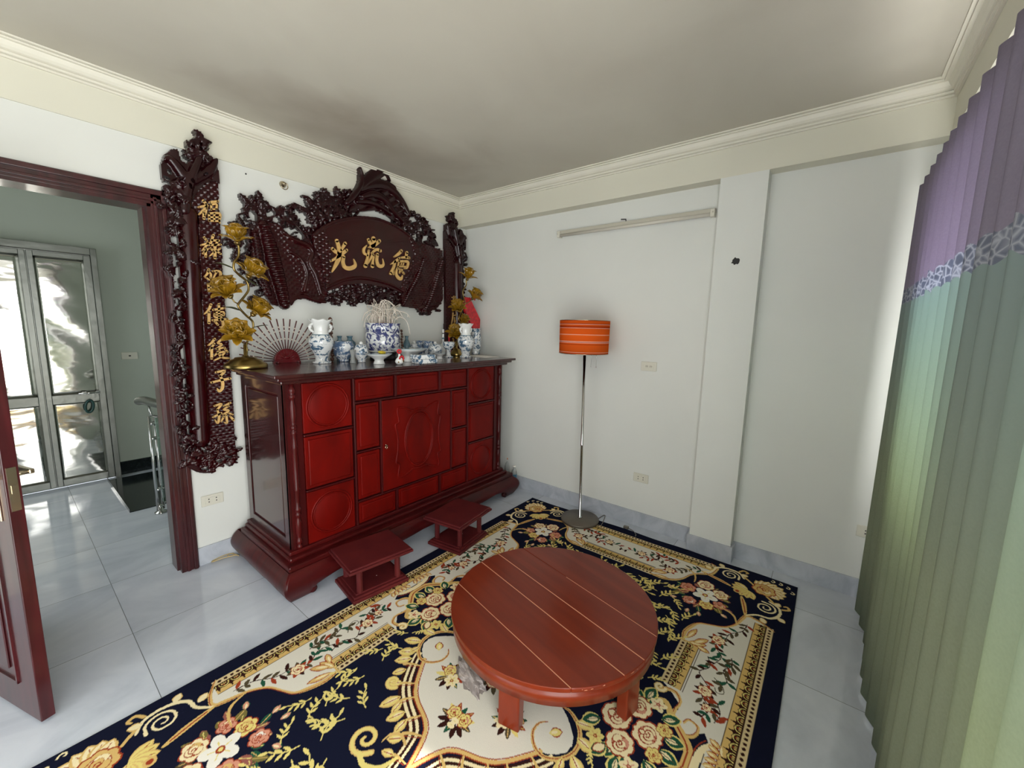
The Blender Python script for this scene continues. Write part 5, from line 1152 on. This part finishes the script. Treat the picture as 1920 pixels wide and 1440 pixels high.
def sprig(u, v, a, L, col=YEL, n=3, st=None):
    bend = .5; pts = [(u+L*t*math.cos(a+bend*(t-.5)), v+L*t*math.sin(a+bend*(t-.5))) for t in np.linspace(0, 1, 5)]
    line(pts, .005, col)
    for i in range(n):
        p = pts[min(4, 1+i)]; ll = L*.42
        for s in (-1, 1):
            if (i+(s > 0)) % 4 != 3: lf(p[0], p[1], a+s*(.75-.1*i), ll*.9, L*.062, col)
    lf(pts[-1][0], pts[-1][1], a+.1, L*.38, L*.065, col)
def spray(pts, seed, col=DK, fl=()):
    r = random.Random(seed); line(pts, .0045, col); P_ = smooth_path([(a, b, 0) for a, b in pts], 5)
    for i in range(1, len(P_)-1, 2):
        d = P_[i+1]-P_[i-1]; a = math.atan2(d.y, d.x)
        for s in (-1, 1):
            if r.random() < .8: lf(P_[i].x, P_[i].y, a+s*r.uniform(.6, 1.1), r.uniform(.032, .052), .0085, r.choice((DK, OLV, RB, OLV, GRN)))
    for (u, v, q) in fl: [lf(u, v, k*.9+seed, q*1.6, q*.34, r.choice((DK, OLV, RB))) for k in range(7)]; rose(u, v, q, PALE, PINK, RB, 6, seed)
# medallion
med = [(0, .292), (.108, .292), (.13, .33), (.155, .36), (.185, .392), (.219, .406), (.255, .402), (.282, .379), (.305, .35), (.312, .327), (.36, .295), (.40, .268), (.432, .239), (.452, .21), (.47, .182), (.488, .135), (.506, .087), (.527, .06), (.553, .042), (.604, .023), (.665, .0), (.665, -.01), (0, -.01)]
edge = [(.312, .327), (.36, .295), (.432, .239), (.47, .182), (.506, .087), (.553, .042), (.66, .0)]
outb = [(.31, .375), (.375, .338), (.455, .277), (.502, .205), (.540, .12), (.585, .075), (.70, .045)]
line(outb, [.03, .058, .062, .06, .05, .03], DK)
for d in (-.014, .010): line([(p[0]+d*.75, p[1]+d*.65) for p in outb], [.008, .012, .013, .012, .008], PALE)
fill(med, CREAM); line(edge, .014, GOLD); line([(p[0]-.007, p[1]-.007) for p in edge], .004, RB); line([(p[0]+.007, p[1]+.006) for p in edge], .004, RB)
lobe = [(.108, .292), (.105, .33), (.13, .38), (.175, .415), (.23, .425), (.285, .40), (.32, .35), (.312, .30), (.27, .262), (.225, .262), (.20, .285)]
line(lobe, [.006, .016, .018, .018, .014, .012, .005], GOLD); line([(p[0]*.985+.003, p[1]*.985+.004) for p in lobe], .0035, RB)
line([(.0, .295), (.05, .30), (.108, .292)], .012, GOLD); lf(.235, .315, 2.4, .05, .015, YEL, RB)
for t in (.16, .32, .48, .64, .8, .94):
    P_ = smooth_path([(a, b, 0) for a, b in outb], 10); p = P_[int(t*(len(P_)-1))]; d = P_[min(len(P_)-1, int(t*(len(P_)-1))+1)]-P_[int(t*(len(P_)-1))-1]; a = math.atan2(d.y, d.x)+PI/2
    line([(p.x-.034*math.cos(a), p.y-.034*math.sin(a)), (p.x+.012*math.cos(a+.5), p.y+.012*math.sin(a+.5)), (p.x+.040*math.cos(a), p.y+.040*math.sin(a))], [.006, .012, .014], GOLD); line([(p.x-.03*math.cos(a)+.006, p.y-.03*math.sin(a)-.004), (p.x+.03*math.cos(a)+.006, p.y+.03*math.sin(a)-.004)], .003, RB, False)
for (u, v, a, L, w_) in [(.13, .37, 1.9, .07, .016), (.18, .405, 1.4, .075, .018), (.25, .42, 1.0, .085, .018), (.31, .39, .9, .08, .020), (.345, .375, .7, .075, .018), (.40, .345, .5, .06, .014), (.455, .30, .9, .07, .016), (.50, .25, .35, .085, .018), (.51, .23, -.2, .06, .012), (.53, .18, .4, .075, .017), (.545, .15, -.1, .065, .014), (.60, .10, .8, .06, .014), (.66, .075, 1.2, .05, .012), (.70, .05, .5, .085, .016), (.28, .40, .2, .05, .012)]:
    lf(u, v, a, L, w_, YEL, GOLD, RB); 
spiral(.475, .335, .034, -1.2, 1, 1.1, .012, YEL, GOLD); spiral(.690, .205, .060, -1.3, 1, 1.45, .013, YEL, GOLD); line([(.66, .06), (.72, .08), (.748, .13), (.735, .18)], [.012, .022, .016], YEL); line([(.61, .075), (.60, .12), (.625, .15), (.66, .15)], [.01, .012, .004], GOLD)
for (u, v, s) in [(.295, .165, 0), (.425, .005, 1)]:
    for k in range(11): a = k*.571+s; lf(u+.012*math.cos(a), v+.012*math.sin(a), a, .062, .011, (DK, OLV, YEL, RB, GRN)[k % 5], None, GOLD if k % 2 else None)
    rose(u-.018, v+.022, .030, YEL, PINK, RB, 6); daisy(u+.016, v-.02, .034, PALE, YEL, RB, 6)
for k in range(9): a = k*.7; lf(.20+.01*math.cos(a), .0+.012*math.sin(a), a, .055, .011, (DK, OLV, YEL, RB)[k % 4])
rose(.20, .0, .03)
# cream panels
PL = [(.10, .925), (.955, .925), (.992, .86), (1.005, .80), (.965, .779), (.891, .76), (.831, .719), (.80, .66), (.775, .61), (.732, .582), (.658, .563), (.60, .562), (.60, .566), (.29, .566), (.264, .61), (.225, .655), (.205, .672), (.150, .665), (.105, .69), (.093, .722), (.12, .75), (.15, .78), (.12, .80), (.0, .80), (.0, .925)]
fill(PL, CREAM)
PS = [(1.425, -.01), (1.425, .53), (1.40, .56), (1.34, .565), (1.29, .55), (1.265, .51), (1.235, .47), (1.19, .445), (1.13, .425), (1.085, .385), (1.055, .33), (1.045, .26), (1.04, .25), (1.04, -.01)]
fill(PS, CREAM)
def border(fs, ft, s0, s1, sgn, U_long):
    """dots, scallops and a thin line running along a side"""
    S = UU if U_long else VV; T = (VV if U_long else UU)
    k = (S >= s0) & (S <= s1)
    def band(t0, t1): return k & (T >= min(t0, t1)) & (T < max(t0, t1))
    o = ft; g = sgn
    IMG[band(o, o-g*.030)] = BEIGE; IMG[band(o-g*.030, o-g*.034)] = DK
    kk = band(o-g*.003, o-g*.027); ph = (S/.0235) % 1-.5; IMG[kk & ((ph*.0235)**2+(T-(o-g*.015))**2 < .0072**2)] = DK
    IMG[band(o-g*.034, o-g*.084)] = GOLD; IMG[band(o-g*.034, o-g*.058)] = DK
    ph = ((S/.046) % 1-.5)*.046; tt = g*((o-g*.036)-T); d2 = ph**2+((tt-.002)*.95)**2
    bb = band(o-g*.034, o-g*.066); IMG[bb & (d2 < .0225**2)] = DK; IMG[bb & (d2 < .0195**2) & (d2 > .0160**2)] = YEL
    IMG[bb & (np.abs(np.abs(ph)-.0065) < .0016) & (tt < .010) & (tt > .001)] = GOLD; IMG[bb & (np.abs(ph) < .0018) & (tt < .012)] = YEL
    IMG[bb & (ph**2+(tt-.011)**2 < .0036**2)] = RB
    ph2 = (((S/.046)+.5) % 1-.5)*.046; IMG[band(o-g*.060, o-g*.078) & (np.abs(ph2) < .006*(1-(tt-.024)/.02))] = DK
    IMG[band(o-g*.084, o-g*.088)] = DK
border(0, .925, 0, .975, 1, True); border(0, 1.425, 0, .55, 1, False)
border(0, .566, .285, .60, -1, True); border(0, 1.042, -.1, .25, -1, False)
line([(.60, .56), (.60, .655)], .010, GOLD, False); line([(.285, .66), (.60, .66)], .006, DK, False); line([(1.135, 0), (1.135, .25)], .006, DK, False)
# curled gold edging of the panels
def rim(pts, w_=.012): line(pts, w_, GOLD); line([(a+.004, b-.004) for a, b in pts], .0035, RB)
rim([(.60, .575), (.66, .566), (.732, .585), (.775, .61), (.80, .66), (.831, .72), (.891, .762), (.965, .782), (1.005, .80), (.998, .86), (.96, .93)], [.014, .022, .020, .012, .008, .010, .014, .02, .016, .014, .004])
rim([(1.05, .25), (1.05, .32), (1.08, .385), (1.13, .425), (1.19, .448), (1.235, .475), (1.27, .52), (1.30, .555), (1.36, .57), (1.40, .568), (1.43, .53)], [.014, .022, .020, .012, .008, .010, .014, .02, .016, .014, .004])
for (u, v, a, L, w_) in [(.60, .60, 1.2, .08, .016), (.61, .62, .7, .085, .014), (.62, .585, .25, .10, .012), (.60, .64, 1.8, .06, .012), (1.075, .25, .6, .08, .016), (1.09, .26, 1.1, .08, .014), (1.06, .27, 1.5, .09, .012)]: lf(u, v, a, L, w_, GOLD, RB)
rim([(.225, .57), (.255, .60), (.262, .64), (.225, .668), (.17, .66), (.12, .675), (.092, .715), (.11, .75), (.155, .755), (.168, .72), (.14, .705)], [.02, .02, .016, .012, .014, .016, .016, .012, .01, .006])
spiral(.25, .575, .024, 1.5, 1, 1.1, .012, PALE, GOLD)
line([(.0, .752), (.05, .745), (.10, .70), (.135, .66), (.19, .62), (.17, .575), (.14, .56)], [.03, .034, .03, .024, .018, .012], GOLD); line([(.0, .750), (.05, .742), (.10, .698), (.13, .66)], .006, RB)
line([(0, .78), (.06, .785), (.10, .80), (.13, .835), (.10, .85)], [.03, .022, .014, .006], PALE); line([(0, .765), (.07, .768), (.12, .79)], .004, RB)
for k in range(5): lf(.02+.03*k, .80, 1.2+.2*k, .045, .010, GOLD, RB)
# sprays in the panels
spray([(.93, .81), (.86, .80), (.79, .75), (.72, .74), (.66, .71), (.60, .75), (.53, .73)], 1, fl=[(.71, .715, .030)])
spray([(.56, .70), (.50, .72), (.44, .69), (.38, .74), (.32, .73), (.27, .77), (.21, .75)], 2, fl=[(.35, .735, .028), (.27, .76, .018)])
spray([(.62, .79), (.57, .80), (.52, .775), (.46, .80), (.42, .78)], 3); spray([(.22, .80), (.27, .81), (.32, .79)], 4); line([(.45, .75), (.42, .79), (.385, .80), (.375, .775), (.395, .765)], .004, OLV)
spray([(1.30, .50), (1.28, .44), (1.20, .38), (1.19, .30), (1.24, .22), (1.20, .15), (1.24, .06), (1.2, 0)], 5, fl=[(1.17, .335, .030), (1.24, .12, .026)])
spray([(1.30, .36), (1.29, .30), (1.31, .24), (1.28, .17)], 6); line([(1.26, .26), (1.29, .21), (1.275, .17), (1.25, .18)], .004, OLV)
# middle bouquet between the long panels
for (u, v, a) in [(.10, .52, 0), (.05, .44, -.8), (.12, .57, .5), (.13, .50, -.4), (.03, .66, 1.4), (.10, .63, 1), (.15, .55, .2)]: lf(u, v, a, .075, .022, GRN, YEL, OLV)
rose(.0, .61, .058, PALE, PINK, RB, 7); rose(.095, .54, .052, PALE, PINK, RB, 8); rose(.0, .485, .058, PALE, PINK, RB, 8, .3); daisy(.155, .60, .036, PALE, PINK, RB, 5); rose(.06, .655, .03, YEL, GOLD, RB, 6); daisy(.13, .455, .034, YEL, GOLD, RB, 6)
lf(.14, .50, -.6, .05, .014, PALE, RB)
# corner bouquet and ornament
cb_ = random.Random(6)
for k in range(30): a = cb_.uniform(0, 6.28); rr = cb_.uniform(.07, .13); lf(1.03+rr*math.cos(a), .565+rr*math.sin(a), a+cb_.uniform(-.6, .6), cb_.uniform(.04, .065), .013, cb_.choice((GRN, OLV, GRN, C3(120, 110, 60), C3(150, 90, 80))), None, cb_.choice((YEL, GOLD)))
rose(1.06, .475, .044, PINK, GOLD, RB, 6); rose(1.15, .555, .048, PALE, PINK, RB, 7); rose(1.105, .645, .044, PALE, GOLD, RB, 6); rose(.955, .60, .04, YEL, GOLD, RB, 6); rose(.94, .515, .036, PINK, WH, RB, 6); rose(1.0, .66, .034, PINK, PALE, RB, 5); daisy(1.045, .575, .068, WH, YEL, RB, 5, .4)
for (u, v, a) in [(.86, .53, 3.2), (.87, .58, 2.8), (.92, .45, -2), (1.0, .42, -1.4), (.93, .68, 2)]: lf(u, v, a, .04, .011, PINK, GRN)
def diag(p): return (p[1]+.5, p[0]-.5)      # mirror in the corner's diagonal
def both(fn, pts, *a, **k):
    fn(pts, *a, **k); fn([diag(p) for p in pts], *a, **k)
both(line, [(1.005, .79), (1.05, .84), (1.065, .90), (1.12, .935), (1.19, .93), (1.225, .88)], [.010, .014, .016, .014, .010], PALE)
both(line, [(1.19, .945), (1.21, .975), (1.235, .965), (1.228, .95)], [.012, .014, .010], GOLD)
both(line, [(1.225, .90), (1.27, .86), (1.30, .83), (1.33, .84)], [.014, .012, .016], GOLD)
both(line, [(1.0, .79), (1.05, .78), (1.11, .765), (1.17, .745)], [.008, .022, .026, .014], GOLD); both(line, [(1.03, .785), (1.09, .77), (1.15, .752)], .006, RB)
both(line, [(.90, .765), (.96, .74), (.985, .69), (.99, .64)], [.006, .012, .010, .004], GOLD)
for s in (0, 1):
    u, v = (1.15, .868) if not s else diag((1.15, .868))
    spiral(u, v, .056, (-.4 if not s else 2.0), (1 if not s else -1), 1.9, .010, PALE)
    a0 = .5 if not s else 1.07
    for (p, a) in [((1.10, .93), 2.2), ((1.20, .91), .4), ((1.04, .86), 2.6)]:
        q = p if not s else diag(p); aa = a if not s else PI/2-a; lf(q[0], q[1], aa, .045, .013, PALE, GOLD)
for k in range(9):
    a = PI/4+(k-4)*.36; lf(1.335, .845, a, .115-.006*abs(k-4), .024, PALE, GOLD, RB)
rose(1.33, .84, .06, GOLD, PALE, RB, 7); 
for (u, v) in ((1.40, .975), (1.445, .95), (1.46, .91), (1.462, .87)): spiral(u, v, .016, 0, 1, .8, .007, PALE)
for k in range(7): a = PI/4+PI+(k-3)*.42; lf(1.265, .765, a, .085, .018, YEL, GOLD, RB)
disc(1.215, .715, .020, GOLD); disc(1.215, .715, .011, RB)
# yellow sprigs on the navy field
for (u, v, a, L) in [(.40, .53, .5, .075), (.34, .46, 1.2, .085), (.26, .52, .9, .06), (.44, .47, 2.6, .08), (.54, .52, .4, .085), (.54, .46, .3, .085), (.63, .50, 2.7, .07), (.64, .41, .9, .09), (.72, .45, 2.4, .085), (.74, .53, .2, .085), (.62, .32, 1.9, .09), (.70, .34, .6, .11), (.79, .45, 2.4, .09), (.80, .33, 2.5, .10), (.86, .37, .4, .10), (.82, .25, -.4, .09), (.90, .34, -1.2, .09), (.86, .20, 1.4, .11), (.93, .27, .6, .10), (.97, .36, .9, .09), (.90, .43, 2.2, .08), (.98, .20, 2.0, .10), (.85, .10, .8, .11), (.95, .10, 1.8, .11), (.90, .02, .2, .11), (.99, .03, 2.6, .09), (.80, .02, 2.2, .08), (.77, .37, 1.2, .07), (.19, .47, .3, .05)]:
    sprig(u, v, a, L, YEL)
# mirror the quarter and hang it on a fine grid
RX0, RX1, RY0, RY1 = -3.033, -.033, -3.01, -1.01
full = np.concatenate([IMG[:0:-1], IMG], 0); full = np.concatenate([full[:, :0:-1], full], 1)
NY, NX = full.shape[:2]; xs = np.linspace(-1.5, 1.5, NX); ys = np.linspace(-1.0, 1.0, NY); XX, YY = np.meshgrid(xs, ys)
ZZ = .009+.0006*np.sin(XX*9)*np.sin(YY*11)+.002*np.exp(-((np.abs(XX)-1.5)/.02)**2)*np.sin(YY*14)
V = np.c_[XX.ravel(), YY.ravel(), ZZ.ravel()]; idx = np.arange(NX*NY).reshape(NY, NX)
F = np.c_[idx[:-1, :-1].ravel(), idx[:-1, 1:].ravel(), idx[1:, 1:].ravel(), idx[1:, :-1].ravel()]
bd = np.concatenate([idx[0, :], idx[1:, -1], idx[-1, -2::-1], idx[-2:0:-1, 0]]); Vb = V[bd].copy(); Vb[:, 2] = .0005; nb_ = len(V); m_ = len(bd); i_ = np.arange(m_); j_ = (i_+1) % m_
S = np.c_[bd[j_], bd[i_], nb_+i_, nb_+j_]; V2 = np.vstack([V, Vb]); AF = np.vstack([F, S])
me = bpy.data.meshes.new('floral_rug'); me.vertices.add(len(V2)); me.vertices.foreach_set('co', V2.astype(np.float32).ravel())
me.loops.add(len(AF)*4); me.loops.foreach_set('vertex_index', AF.astype(np.int32).ravel()); me.polygons.add(len(AF)); me.polygons.foreach_set('loop_start', (np.arange(len(AF))*4).astype(np.int32))
me.update(); me.validate()
at_ = me.color_attributes.new('pattern', 'FLOAT_COLOR', 'POINT'); cols = np.vstack([full.reshape(-1, 3), np.repeat(NAVY[None], m_, 0)]); at_.data.foreach_set('color', np.c_[cols, np.ones(len(cols))].astype(np.float32).ravel())
o = link('floral_rug', me, 'rug', None, ((RX0+RX1)/2, (RY0+RY1)/2, 0)); tag(o, 'navy and cream floral area rug covering the tiled floor under the round table', 'rug')
